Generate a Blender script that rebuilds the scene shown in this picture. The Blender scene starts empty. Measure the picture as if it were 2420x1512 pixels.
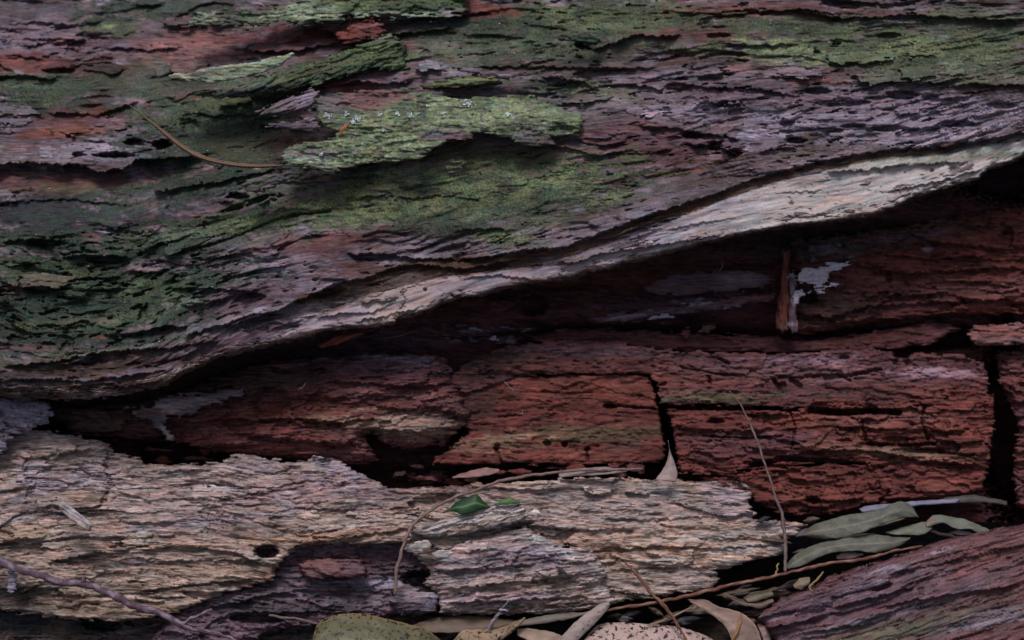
import bpy, math, random
import numpy as np
from mathutils import Vector

# ------------------------------------------------------------------ camera, sky, light
SC = bpy.context.scene
TILT = math.radians(27)
DIST = 1.6
WID = 0.96                      # metres across the frame on the reference plane
ORG = np.array([0.0, 0.0, 0.29])
RV = np.array([1.0, 0, 0]); UV_ = np.array([0, math.sin(TILT), math.cos(TILT)])
FV = np.array([0, math.cos(TILT), -math.sin(TILT)])
CAM = ORG - FV * DIST
cd = bpy.data.cameras.new('camera'); co = bpy.data.objects.new('camera', cd)
SC.collection.objects.link(co); SC.camera = co
co.location = CAM; co.rotation_euler = (math.pi / 2 - TILT, 0, 0)
cd.sensor_width = 36; cd.lens = 36 * DIST / WID
cd.clip_start = 0.05; cd.clip_end = 500
cd.dof.use_dof = True; cd.dof.focus_distance = DIST - 0.035; cd.dof.aperture_fstop = 4.5
w = bpy.data.worlds.new('World'); SC.world = w; w.use_nodes = True
nt = w.node_tree; bg = nt.nodes['Background']
sky = nt.nodes.new('ShaderNodeTexSky'); sky.sky_type = 'NISHITA'; sky.sun_disc = False
SUN_EL, SUN_AZ = math.radians(77), math.radians(205)     # azimuth clockwise from +Y
sky.sun_elevation = SUN_EL; sky.sun_rotation = SUN_AZ
sky.dust_density = 6; sky.air_density = 1.0; sky.ozone_density = 1.0
nt.links.new(sky.outputs[0], bg.inputs[0]); bg.inputs[1].default_value = 0.085
sl = bpy.data.lights.new('sun', 'SUN'); sl.energy = 1.9; sl.angle = math.radians(16); sl.color = (1.0, 0.92, 0.97)
so = bpy.data.objects.new('sun', sl); SC.collection.objects.link(so)
sdir = Vector((math.sin(SUN_AZ) * math.cos(SUN_EL), math.cos(SUN_AZ) * math.cos(SUN_EL), math.sin(SUN_EL)))
so.rotation_euler = sdir.to_track_quat('Z', 'Y').to_euler(); so.location = (0, -1, 3)
vs = SC.view_settings
vs.view_transform = 'Standard'; vs.look = 'None'; vs.gamma = 1; vs.use_curve_mapping = False
vs.exposure = -0.15
SC.cycles.max_bounces = 5; SC.cycles.diffuse_bounces = 3

# ------------------------------------------------------------------ helpers
FU = WID / 2420.0               # one drawing unit in metres (2420 across the frame)


def P(x, y, d):
    """point at depth d (mm towards the lens from the log's reference plane)"""
    x = np.asarray(x, float); y = np.asarray(y, float); d = np.asarray(d, float) * 0.001
    a = (x - 1210) * FU; b = (756 - y) * FU; k = 1 - d / DIST
    return CAM + (a * k)[..., None] * RV + (b * k)[..., None] * UV_ + (DIST * k)[..., None] * FV


_rng = np.random.RandomState(11)
_ang = _rng.rand(256, 256) * 2 * np.pi
_GX, _GY = np.cos(_ang).astype(np.float32), np.sin(_ang).astype(np.float32)


def pn(x, y, seed=0):
    x = np.asarray(x, np.float32) + seed * 37.17; y = np.asarray(y, np.float32) + seed * 91.73
    xf = np.floor(x); yf = np.floor(y); fx = x - xf; fy = y - yf
    xi = xf.astype(np.int32) & 255; yi = yf.astype(np.int32) & 255
    xj = (xi + 1) & 255; yj = (yi + 1) & 255
    u = fx * fx * fx * (fx * (fx * 6 - 15) + 10); v = fy * fy * fy * (fy * (fy * 6 - 15) + 10)
    a = _GX[yi, xi] * fx + _GY[yi, xi] * fy
    b = _GX[yi, xj] * (fx - 1) + _GY[yi, xj] * fy
    c = _GX[yj, xi] * fx + _GY[yj, xi] * (fy - 1)
    e = _GX[yj, xj] * (fx - 1) + _GY[yj, xj] * (fy - 1)
    return (a + (b - a) * u + ((c + (e - c) * u) - (a + (b - a) * u)) * v) * 1.5


def fbm(x, y, seed=0, o=3, g=0.5):
    r = 0; a = 1.0; f = 1.0
    for i in range(o):
        r = r + a * pn(x * f, y * f, seed + i * 3.3); a *= g; f *= 2.03
    return r


def sst(x, a, b):
    t = np.clip((x - a) / (b - a), 0, 1); return t * t * (3 - 2 * t)


def ridge(x, y, seed=0, o=3):
    r = 0; a = 1.0; f = 1.0
    for i in range(o):
        r = r + a * (.45 - 1.6 * np.abs(pn(x * f, y * f, seed + i * 2.7))); a *= .55; f *= 1.9
    return r


def strata(S, T, lam, warp, seed, stretch=7.0, lip=0.1):
    """shingled layers: each rises towards the viewer going down and breaks off below"""
    ph = T / lam + warp * fbm(S / (lam * stretch), T / (lam * 1.7), seed, 3) + 0.12 * pn(S / (lam * 1.6), T / (lam * .8), seed + 5)
    k = np.floor(ph); f = ph - k
    amp = 0.35 + 0.9 * np.clip(pn(S / (lam * 5), k * 7.31, seed + 9) + 0.45, 0, 1.2)
    h = np.where(f < 1 - lip, f / (1 - lip), (1 - f) / lip)
    return h * amp


def plates(S, T, ls, lt, seed, tilt=.8, wob=.35):
    """broken plates of wood: height per plate and distance to the nearest break"""
    a = S / ls + wob * fbm(S / (ls * .5), T / (lt * .6), seed + 11, 3); b = T / lt + wob * .8 * fbm(S / (ls * .7), T / (lt * .8), seed + 12, 3)
    ia, ib = np.floor(a), np.floor(b); d1 = np.full(S.shape, 9.0, np.float32); d2 = d1.copy(); h = np.zeros(S.shape, np.float32)
    for i in (-1, 0, 1):
        for j in (-1, 0, 1):
            ca, cb = ia + i, ib + j
            q = (ca.astype(np.int32) * 73 + seed * 31) & 255, (cb.astype(np.int32) * 151 + seed * 17) & 255
            r1, r2, r3 = _ang[q[0], q[1]] / 6.2832, _ang[q[1], q[0]] / 6.2832, _ang[(q[0] + 91) & 255, q[1]] / 6.2832
            u, v = a - ca - r1, b - cb - r2; d = np.hypot(u, v); n = d < d1
            d2 = np.where(n, d1, np.minimum(d2, d)); d1 = np.where(n, d, d1)
            h = np.where(n, (r3 - .5) * 2 + tilt * (v + (r2 - .5) * u * 1.2), h)
    return h, d2 - d1


def sdpoly(X, Y, pts):
    pts = np.asarray(pts, float); n = len(pts)
    d2 = np.full(X.shape, 1e12, np.float32); ins = np.zeros(X.shape, bool)
    for i in range(n):
        ax, ay = pts[i]; bx, by = pts[(i + 1) % n]
        ex, ey = bx - ax, by - ay
        t = np.clip(((X - ax) * ex + (Y - ay) * ey) / (ex * ex + ey * ey + 1e-9), 0, 1)
        d2 = np.minimum(d2, (X - ax - t * ex) ** 2 + (Y - ay - t * ey) ** 2)
        if ey != 0:
            c = ((ay > Y) != (by > Y)) & (X < ex * (Y - ay) / ey + ax); ins ^= c
    d = np.sqrt(d2); return np.where(ins, d, -d)


PAL = dict(
    grey=(.158, .126, .155), lilac=(.32, .275, .355), greyd=(.095, .080, .092), crust=(.47, .43, .53), pale=(.44, .40, .395), palew=(.48, .465, .465),
    tan=(.37, .285, .245), tanp=(.385, .305, .295), ochre=(.34, .245, .17), peach=(.48, .30, .20),
    red=(.125, .040, .035), redb=(.18, .060, .046), reds=(.106, .043, .047), orange=(.165, .064, .04), brown=(.085, .055, .045), brownd=(.035, .024, .022),
    purple=(.115, .07, .095), pink=(.20, .10, .10), pinkw=(.34, .22, .27), black=(.014, .013, .016), blueblk=(.025, .030, .036),
    moss=(.082, .112, .060), mossd=(.034, .052, .038), mossb=(.225, .285, .145), mint=(.31, .38, .28), mossy=(.15, .185, .088), olive=(.10, .095, .055))
for _k in list(PAL): PAL[_k] = np.array(PAL[_k], np.float32)


class Grid:
    def __init__(g, x0, x1, y0, y1, step, tfun, base='grey', wav=10, seed=1):
        def ax(a, b, lo, hi):
            r = [a]
            while r[-1] < b:
                q = r[-1]; out = max(lo - q, q - hi, 0)
                r.append(q + step * (1 + min(out / 40.0, 4)))
            return np.array(r, np.float32)
        g.xs = ax(x0, x1, -20, 2440); g.ys = ax(y0, y1, -20, 1532); g.step = step
        g.X, g.Y = np.meshgrid(g.xs, g.ys); g.seed = seed
        S, T = tfun(g.X, g.Y)
        g.S = S; g.T = T + wav * fbm(g.X / 330, g.Y / 160, seed + 50, 2)
        g.D = np.zeros(g.X.shape, np.float32)
        g.C = np.empty(g.X.shape + (3,), np.float32); g.C[:] = PAL[base]
        g.M = np.zeros(g.X.shape, np.float32)
        g.w1 = fbm(g.S / 60, g.T / 16, seed + 60, 3); g.w2 = fbm(g.S / 13, g.T / 5, seed + 61, 2)
        g.w3 = pn(g.S / 150, g.T / 60, seed + 62)
        g.sd = np.full(g.X.shape, 999, np.float32)

    def sl(g, x0, x1, y0, y1):
        a, b = np.searchsorted(g.xs, [x0, x1]); c, d = np.searchsorted(g.ys, [y0, y1])
        return slice(c, d), slice(a, b)

    def ledge(g, pts, amp, up=30, jag=4, rec=0.35, end=40):
        """lip that overhangs along the line: proud above it, undercut below"""
        px = np.array([p[0] for p in pts], float); py = np.array([p[1] for p in pts], float)
        i = g.sl(px[0], px[-1], py.min() - up * 5, py.max() + up * 3)
        X, Y = g.X[i], g.Y[i]
        if X.size == 0: return
        x1 = g.xs[i[1]]; yl = np.interp(x1, px, py) + jag * (pn(x1 / 17, py[0] * 0 + 3.3 + px[0] * .1) + .6 * pn(x1 / 6, 8.1 + py[0] * .1))
        a = yl[None, :] - Y
        e = sst(np.minimum(x1 - px[0], px[-1] - x1), 0, min(max(end, up * 2.2), (px[-1] - px[0]) * .45))[None, :]
        e = e * (0.65 + 0.5 * np.clip(pn(x1 / 60, px[0] * .37 + 2.2) + .5, 0, 1))[None, :]
        h = np.where(a > 0, np.exp(-a / up), -rec * np.exp(a / (up * .45)))
        s = g.step * .8; hm = np.where(np.abs(a) < s, (-rec + (1 + rec) * (a + s) / (2 * s)), h)
        g.D[i] += amp * e * hm

    def groove(g, pts, w, depth, jit=3):
        p = np.array(pts, float); m = w * 3 + 12
        i = g.sl(p[:, 0].min() - m, p[:, 0].max() + m, p[:, 1].min() - m, p[:, 1].max() + m)
        X, Y = g.X[i] + jit * g.w2[i], g.Y[i] + jit * g.w2[i] * .7
        if X.size == 0: return
        d = np.full(X.shape, 1e9, np.float32)
        for k in range(len(p) - 1):
            ax, ay = p[k]; ex, ey = p[k + 1] - p[k]
            t = np.clip(((X - ax) * ex + (Y - ay) * ey) / (ex * ex + ey * ey), 0, 1)
            d = np.minimum(d, np.hypot(X - ax - t * ex, Y - ay - t * ey))
        g.D[i] -= depth * (1 - sst(d, w * .45, w * 1.1))

    def pit(g, cx, cy, rx, ry, depth, ang=0, rough=.25, hard=.35):
        m = max(rx, ry) * 1.7 + 6; i = g.sl(cx - m, cx + m, cy - m, cy + m)
        X, Y = g.X[i] - cx, cy - g.Y[i]; c, s = math.cos(math.radians(ang)), math.sin(math.radians(ang))
        r = np.hypot((X * c + Y * s) / rx, (-X * s + Y * c) / ry) + rough * (g.w2[i] + .5 * g.w1[i])
        g.D[i] -= depth * (1 - sst(r, 1 - hard, 1 + hard))

    def blob(g, col, cx, cy, rx, ry, ang=0, st=1.0, rough=.75, soft=.35, moss=None):
        m = max(rx, ry) * 1.9 + 10; i = g.sl(cx - m, cx + m, cy - m, cy + m)
        X, Y = g.X[i] - cx, cy - g.Y[i]; c, s = math.cos(math.radians(ang)), math.sin(math.radians(ang))
        r = np.hypot((X * c + Y * s) / rx, (-X * s + Y * c) / ry) + rough * (g.w1[i] * .8 + .45 * g.w2[i] + .3 * g.w3[i])
        wgt = (1 - sst(r, 1 - soft, 1 + soft)) * st
        g.C[i] += (PAL[col] - g.C[i]) * wgt[..., None]
        mv = 1.0 if moss is None and (col.startswith('moss') or col == 'mint') else (moss or 0.0)
        g.M[i] += (mv - g.M[i]) * wgt

    def poly(g, col, pts, st=1.0, soft=6, rough=8):
        p = np.array(pts, float); m = soft + rough * 2 + 5
        i = g.sl(p[:, 0].min() - m, p[:, 0].max() + m, p[:, 1].min() - m, p[:, 1].max() + m)
        d = sdpoly(g.X[i], g.Y[i], pts) + rough * (g.w1[i] + .4 * g.w2[i])
        wgt = sst(d, -soft, soft) * st; g.C[i] += (PAL[col] - g.C[i]) * wgt[..., None]; g.M[i] *= (1 - wgt)

    def plate(g, amp, ls, lt, crack=0, cw=.05, rough=None, tilt=.8, seed=0, col=0):
        h, e = plates(g.S, g.T, ls, lt, g.seed + 200 + seed, tilt); r = 1.0 if rough is None else rough
        g.D += r * (amp * h - crack * (1 - sst(e, 0, cw)))
        if col: g.C *= (1 + col * np.clip(h, -1, 1))[..., None]

    def relief(g, big=0, mid=0, small=0, fib=.5, lb=60, lm=24, ls=9, warp=1.1, rough=None, stretch=7, fm=1.0):
        r = 1.0 if rough is None else rough
        S, T, s = g.S, g.T, g.seed
        if big: g.D += r * big * (strata(S, T, lb, warp, s + 1, stretch) - .5)
        if mid: g.D += r * mid * (strata(S, T, lm, warp, s + 2, stretch) - .5)
        if small: g.D += r * small * (strata(S, T, ls, warp, s + 3, stretch) - .5)
        if fib: g.fr = ridge(S / 75, T / 8.0, s + 4, 3); g.D += fm * (fib * 1.25 * g.fr + fib * .5 * pn(S / 16, T / 3, s + 5)); g.fr = g.fr * fm

    def tint(g, k=.35, lo=.25, seed=0):
        """grain streaks and small colour changes, darker in the gaps between fibre ridges"""
        f = fbm(g.S / 45, g.T / 3.6, g.seed + 70 + seed, 3, .65); h = fbm(g.S / 120, g.T / 30, g.seed + 73 + seed, 3)
        q = fbm(g.X / 5, g.Y / 5, g.seed + 76, 2)
        fr = getattr(g, 'fr', 0 * f)
        ptc = sst(fbm(g.S / 46, g.T / 15, g.seed + 85, 3), -.05, .55) * g.M * .75; g.C += (PAL['mossd'] * 1.1 - g.C) * ptc[..., None]
        g.C *= np.clip(1 + k * (f + .5 * fr) * (1 - .5 * g.M) + lo * h + (.12 + .3 * g.M) * q, .25, 2.2)[..., None]
        hue = (fbm(g.S / 70, g.T / 12, g.seed + 80, 2) * .16)[..., None]
        g.C *= 1 + hue * np.array([1, -.1, -.5], np.float32)
        g.D += g.M * (.35 * q + .8 * np.abs(pn(g.X / 11, g.Y / 8, g.seed + 77)) + .3)

    def outline(g, pts, jag=5):
        g.sd = sdpoly(g.X, g.Y, pts) + jag * (1.3 * fbm(g.S / 40, g.T / 6.5, g.seed + 90, 2) + .35 * g.w2)

    def edge(g, R=6, wd=14):
        t = np.clip(1 - g.sd / wd, 0, 1); g.D -= R * (1 - np.sqrt(np.clip(1 - t * t, 0, 1)))

    def build(g, name, mat, parent, thick=12):
        st = g.step; sd = g.sd; keep = sd > -st * .7
        q = keep[:-1, :-1] & keep[1:, :-1] & keep[:-1, 1:] & keep[1:, 1:]
        X, Y = g.X.copy(), g.Y.copy()
        if (sd < 900).any():
            gy, gx = np.gradient(sd, st); gl = np.hypot(gx, gy) + 1e-6
            near = np.abs(sd) < st * .7; mv = np.clip(sd / gl, -st * .5, st * .5) * near
            X -= mv * gx / gl; Y -= mv * gy / gl
        used = np.zeros(sd.shape, bool)
        used[:-1, :-1] |= q; used[1:, :-1] |= q; used[:-1, 1:] |= q; used[1:, 1:] |= q
        idx = -np.ones(sd.shape, np.int64); idx[used] = np.arange(used.sum())
        a = idx[:-1, :-1][q]; b = idx[1:, :-1][q]; c = idx[1:, 1:][q]; d = idx[:-1, 1:][q]
        F = np.stack([a, b, c, d], 1)
        V = P(X[used], Y[used], g.D[used])
        E = np.concatenate([F[:, [0, 1]], F[:, [1, 2]], F[:, [2, 3]], F[:, [3, 0]]])
        key = np.sort(E, 1); k1 = key[:, 0] * (len(V) + 1) + key[:, 1]
        u, first, cnt = np.unique(k1, return_index=True, return_counts=True)
        B = E[first[cnt == 1]]; bv = np.unique(B)
        mp = np.zeros(len(V), np.int64); mp[bv] = len(V) + np.arange(len(bv))
        V2 = P(X[used][bv], Y[used][bv], g.D[used][bv] - thick)
        F2 = np.stack([B[:, 1], B[:, 0], mp[B[:, 0]], mp[B[:, 1]]], 1)
        V = np.concatenate([V, V2]); F = np.concatenate([F, F2])
        col = np.concatenate([g.C[used], g.C[used][bv]]); mo = np.concatenate([g.M[used], g.M[used][bv]])
        ss = np.concatenate([g.S[used], g.S[used][bv] + 3]); tt = np.concatenate([g.T[used], g.T[used][bv] + thick * 2])
        return mesh(name, V, F, mat, parent, np.concatenate([np.clip(col, .004, .85), mo[:, None]], 1), np.stack([ss * FU, tt * FU, tt * 0], 1))


def mesh(name, V, F, mat, parent=None, col=None, grain=None, smooth=True):
    me = bpy.data.meshes.new(name); V = np.asarray(V, np.float32); F = np.asarray(F, np.int32); n = F.shape[1]
    me.vertices.add(len(V)); me.vertices.foreach_set('co', V.ravel())
    me.loops.add(F.size); me.loops.foreach_set('vertex_index', F.ravel())
    me.polygons.add(len(F)); me.polygons.foreach_set('loop_start', np.arange(0, F.size, n, dtype=np.int32))
    me.update(calc_edges=True); me.validate()
    me.polygons.foreach_set('use_smooth', np.full(len(me.polygons), smooth))
    if col is None: col = np.tile(np.array([.3, .25, .2, 0]), (len(V), 1))
    at = me.color_attributes.new('Col', 'FLOAT_COLOR', 'POINT'); at.data.foreach_set('color', np.asarray(col, np.float32).ravel())
    if grain is None: grain = V
    ga = me.attributes.new('grain', 'FLOAT_VECTOR', 'POINT'); ga.data.foreach_set('vector', np.asarray(grain, np.float32).ravel())
    me.materials.append(mat); o = bpy.data.objects.new(name, me); SC.collection.objects.link(o)
    if parent is not None: o.parent = parent
    return o


def tag(o, label=None, cat=None, group=None, kind=None):
    for k, v in (('label', label), ('category', cat), ('group', group), ('kind', kind)):
        if v: o[k] = v
    return o


def empty(name, label, cat):
    o = bpy.data.objects.new(name, None); SC.collection.objects.link(o); o.empty_display_size = .05
    return tag(o, label, cat)


def material(name, rough=.8, spec=.3, aniso=(40, 900), bumpd=.0006, vary=.5, spots=None):
    m = bpy.data.materials.new(name); m.use_nodes = True; N = m.node_tree.nodes; L = m.node_tree.links
    b = N['Principled BSDF']; b.inputs['Specular IOR Level'].default_value = spec
    ca = N.new('ShaderNodeAttribute'); ca.attribute_name = 'Col'; ga = N.new('ShaderNodeAttribute'); ga.attribute_name = 'grain'
    mp = N.new('ShaderNodeMapping'); mp.inputs['Scale'].default_value = (aniso[0], aniso[1], aniso[1]); L.new(ga.outputs['Vector'], mp.inputs[0])
    n1 = N.new('ShaderNodeTexNoise'); n1.inputs['Scale'].default_value = 1; n1.inputs['Detail'].default_value = 4; n1.inputs['Roughness'].default_value = .65
    L.new(mp.outputs[0], n1.inputs['Vector'])
    tc = N.new('ShaderNodeTexCoord'); n2 = N.new('ShaderNodeTexNoise'); n2.inputs['Scale'].default_value = 700; n2.inputs['Detail'].default_value = 2
    L.new(tc.outputs['Object'], n2.inputs['Vector'])
    mx = N.new('ShaderNodeMix'); mx.data_type = 'FLOAT'; L.new(ca.outputs['Alpha'], mx.inputs[0]); L.new(n1.outputs[0], mx.inputs[2]); L.new(n2.outputs[0], mx.inputs[3])
    mr = N.new('ShaderNodeMapRange'); mr.inputs['From Min'].default_value = .3; mr.inputs['From Max'].default_value = .7
    mr.inputs['To Min'].default_value = 1 - vary; mr.inputs['To Max'].default_value = 1 + vary * .8; L.new(mx.outputs[0], mr.inputs[0])
    vm = N.new('ShaderNodeVectorMath'); vm.operation = 'SCALE'; L.new(ca.outputs['Color'], vm.inputs[0]); L.new(mr.outputs[0], vm.inputs['Scale'])
    out = vm.outputs[0]
    if spots:
        sc, th, colr = spots
        vo = N.new('ShaderNodeTexNoise'); vo.inputs['Scale'].default_value = sc; vo.inputs['Detail'].default_value = 3; vo.inputs['Roughness'].default_value = .6
        L.new(tc.outputs['Object'], vo.inputs['Vector'])
        sr = N.new('ShaderNodeMapRange'); sr.inputs['From Min'].default_value = th; sr.inputs['From Max'].default_value = th + .035; L.new(vo.outputs[0], sr.inputs[0])
        cm = N.new('ShaderNodeMix'); cm.data_type = 'RGBA'; L.new(sr.outputs[0], cm.inputs[0]); L.new(out, cm.inputs[6]); cm.inputs[7].default_value = (*colr, 1)
        out = cm.outputs[2]
    L.new(out, b.inputs['Base Color'])
    rr = N.new('ShaderNodeMapRange'); rr.inputs['To Min'].default_value = rough - .15; rr.inputs['To Max'].default_value = min(1, rough + .15); L.new(n1.outputs[0], rr.inputs[0]); L.new(rr.outputs[0], b.inputs['Roughness'])
    bp = N.new('ShaderNodeBump'); bp.inputs['Distance'].default_value = bumpd; bp.inputs['Strength'].default_value = 1.0
    L.new(mx.outputs[0], bp.inputs['Height']); L.new(bp.outputs[0], b.inputs['Normal'])
    return m


M_shell = material('weathered_wood', .82, .25, (60, 1100), .0007, .45)
M_pale = material('bleached_wood', .8, .25, (50, 1300), .0009, .5)
M_red = material('rotten_heartwood', .85, .2, (70, 700), .0005, .4)
M_bark = material('damp_bark', .62, .45, (110, 500), .0008, .45)
M_leaf = material('dry_leaf', .55, .4, (60, 500), .0002, .2)
M_spot = material('spotted_leaf', .55, .4, (60, 500), .0002, .2, (270, .56, (.012, .010, .010)))
M_green = material('fresh_leaf', .5, .3, (60, 500), .0001, .2)
M_twig = material('twig_bark', .7, .3, (200, 900), .0005, .4)
M_crust = material('white_crust', .8, .3, (300, 400), .0006, .25)
M_soil = material('soil', .9, .15, (150, 180), .002, .6)

rimx = [-500, -200, 0, 133, 187, 233, 300, 367, 400, 433, 483, 520, 600, 653, 733, 767, 806, 870, 933, 940, 990, 1020, 1040, 1083, 1140, 1183, 1240, 1306, 1356, 1386, 1440, 1473, 1540, 1573, 1613, 1663, 1746, 1853, 1946, 2063, 2110, 2160, 2246, 2313, 2336, 2390, 2420, 2600, 2900]
rimy = [930, 935, 938, 944, 944, 941, 931, 917, 910, 884, 864, 845, 831, 814, 797, 784, 780, 777, 767, 754, 744, 734, 721, 707, 701, 687, 674, 667, 657, 644, 637, 627, 611, 600, 590, 576, 561, 538, 530, 512, 495, 470, 445, 425, 402, 388, 370, 310, 260]


def rim(x): return np.interp(x, rimx, rimy)


_sx = np.linspace(-600, 3000, 400); _sy = np.convolve(np.pad(rim(_sx), 15, 'edge'), np.ones(31) / 31, 'valid')


def rims(x): return np.interp(x, _sx, _sy)


def flat(k=0, c=0): return lambda X, Y: (X * 1.0, Y + k * X + c)


# ------------------------------------------------------------------ fallen log
LOG = empty('fallen_log', 'huge rotten fallen log with mossy grey outer shell, pale split rim and red crumbling heart', 'log')
LOG.location = (0, .1, 0)


def child(o, label=None):
    o.parent = LOG; o.matrix_parent_inverse = LOG.matrix_world.inverted() if False else o.matrix_parent_inverse
    if label: o['label'] = label
    return o


LOG.location = (0, 0, 0)

# --- outer shell
g = Grid(-420, 2840, -300, 985, 2.3, lambda X, Y: (X, Y * 650 / rims(X)), 'grey', 12, 1)
X, Y, S, T = g.X, g.Y, g.S, g.T
RS = rims(X); up = (RS - Y) * FU * 1000
g.D += 42 - np.clip(up, -40, 999) ** 2 / 640 - 40 * X / 2420
g.D += 14 * fbm(X / 420, Y / 200, 7, 2)
rough = 0.55 + 0.8 * sst(fbm(X / 260, T / 90, 21, 2), -.5, .6)
smooth = np.ones_like(X)
for cx, cy, rx, ry, v in ((150, 510, 260, 45, .25), (1100, 480, 330, 70, .45), (480, 110, 110, 55, .35), (1850, 470, 420, 60, .15), (2250, 390, 300, 45, .15),
                          (150, 430, 260, 20, .3), (480, 330, 110, 60, .5), (1050, 690, 160, 35, .12), (1450, 600, 200, 26, .2), (2150, 150, 220, 60, .5)):
    smooth *= 1 - (1 - v) * np.exp(-(((X - cx) / rx) ** 2 + ((Y - cy) / ry) ** 2) ** 1.5)
rl = 1 + .9 * np.exp(-(((X - 250) / 380) ** 2 + ((Y - 700) / 150) ** 2))
for cn, sx, sy, th, st_, sd_ in (('brown', 190, 45, .1, .7, 301), ('greyd', 130, 26, .15, .7, 302), ('reds', 160, 30, .35, .7, 303), ('lilac', 120, 30, .4, .5, 304), ('olive', 240, 60, .3, .5, 305)):
    ww = sst(fbm(X / sx, T / sy, sd_, 4, .6), th - .1, th + .35) * st_; g.C += (PAL[cn] - g.C) * ww[..., None]
# named ledges
for pts, a, u in (
    ([(-300, 392), (0, 388), (80, 384), (150, 390), (200, 394), (215, 402), (250, 408), (265, 398), (285, 402), (300, 396), (320, 380), (400, 374), (520, 364)], 26, 60),
    ([(-100, 186), (0, 182), (60, 180), (110, 185), (150, 195)], 11, 22), ([(230, 110), (300, 115), (360, 119), (440, 112)], 8, 20),
    ([(300, 10), (345, 12), (400, 16)], 9, 14), ([(100, 268), (170, 266), (230, 272), (300, 248), (340, 238)], 9, 16),
    ([(440, 268), (520, 274), (600, 272), (640, 262)], 7, 20), ([(560, 225), (650, 232), (760, 205), (850, 190), (900, 200), (990, 190)], 12, 25),
    ([(600, 300), (640, 292), (700, 300), (760, 302)], 12, 16), ([(450, 215), (560, 222), (680, 190), (800, 165), (960, 130)], 10, 18),
    ([(560, 120), (620, 122), (700, 120), (800, 100), (900, 95)], 12, 20), ([(700, 60), (800, 80), (920, 85), (1090, 62)], 12, 16),
    ([(1100, 160), (1250, 158), (1400, 162), (1560, 160)], 7, 14), ([(1000, 205), (1100, 198), (1190, 196)], 11, 15),
    ([(1340, 95), (1370, 96), (1400, 118), (1440, 106), (1500, 84), (1620, 86)], 12, 18), ([(1480, 196), (1560, 212), (1620, 204), (1760, 208), (1880, 225)], 8, 14),
    ([(1640, 45), (1760, 30), (1900, 22), (2000, 38)], 10, 14), ([(1860, 20), (1990, 45), (2150, 35), (2420, 50)], 11, 16),
    ([(1700, 100), (1760, 108), (1900, 105)], 8, 14), ([(2000, 178), (2100, 185), (2300, 178)], 8, 14), ([(2240, 205), (2300, 198), (2500, 205)], 10, 18),
    ([(1500, 300), (1570, 300), (1640, 312), (1700, 320), (1760, 330)], 11, 20), ([(1610, 340), (1680, 345), (1720, 355), (1762, 378)], 13, 16),
    ([(1780, 365), (1830, 352), (1900, 350)], 8, 12), ([(2090, 315), (2200, 300), (2310, 290), (2330, 300)], 8, 12), ([(1990, 305), (2080, 298), (2130, 305)], 6, 12),
    ([(1460, 360), (1520, 365), (1600, 350)], 8, 10), ([(1150, 300), (1260, 330), (1360, 355), (1420, 368)], 8, 12),
    ([(500, 480), (545, 478), (580, 470)], 14, 10), ([(555, 492), (620, 480), (680, 455)], 12, 10), ([(380, 450), (520, 430), (600, 410), (680, 400)], 9, 20),
    ([(0, 572), (80, 565), (150, 568)], 11, 18), ([(140, 612), (210, 604), (270, 606), (320, 612)], 12, 16), ([(290, 640), (350, 645), (400, 640)], 10, 18),
    ([(400, 684), (470, 680), (560, 684), (640, 702)], 13, 18), ([(410, 720), (450, 722), (500, 715)], 9, 14), ([(60, 770), (150, 775), (240, 760)], 8, 14),
    ([(283, 797), (377, 772), (480, 775), (560, 765), (640, 740), (720, 704), (806, 667), (873, 654), (923, 634), (973, 627), (1100, 634), (1240, 612)], 12, 22),
    ([(806, 601), (906, 600), (976, 611), (1090, 614), (1173, 604), (1240, 591), (1340, 584), (1373, 567), (1440, 544), (1490, 527), (1540, 507), (1613, 483), (1680, 462), (1746, 437), (1813, 413), (1913, 387), (2013, 367), (2113, 353), (2240, 347), (2270, 340), (2400, 318), (2700, 270)], 11, 24),
    ([(1946, 404), (2030, 404), (2113, 393), (2173, 388), (2296, 381)], 8, 10), ([(1306, 622), (1366, 622), (1406, 603), (1473, 592), (1523, 585), (1613, 571), (1700, 560)], 9, 12),
    ([(690, 752), (750, 748), (806, 742), (873, 740), (905, 730), (940, 700)], 7, 9), ([(2080, 452), (2150, 440), (2230, 420), (2330, 395)], 6, 10),
    ([(0, 868), (60, 862), (130, 855), (180, 844), (270, 830), (400, 822), (520, 806)], 13, 18), ([(-200, 905), (0, 900), (80, 895), (200, 900), (300, 890), (420, 870)], 9, 16),
    ([(150, 915), (240, 905), (300, 914), (400, 896)], 8, 10), ([(0, 480), (150, 470), (300, 486)], 4, 20),
    ([(820, 470), (900, 462), (1010, 470)], 4, 12), ([(1060, 545), (1140, 540), (1220, 545)], 6, 10), ([(780, 420), (860, 416), (900, 405)], 5, 14),
    ([(0, 60), (90, 52), (180, 60), (260, 48)], 6, 16), ([(30, 95), (150, 92), (230, 98)], 6, 12), ([(0, 140), (60, 134), (120, 145)], 7, 12),
):
    g.ledge(pts, a, u)
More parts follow.
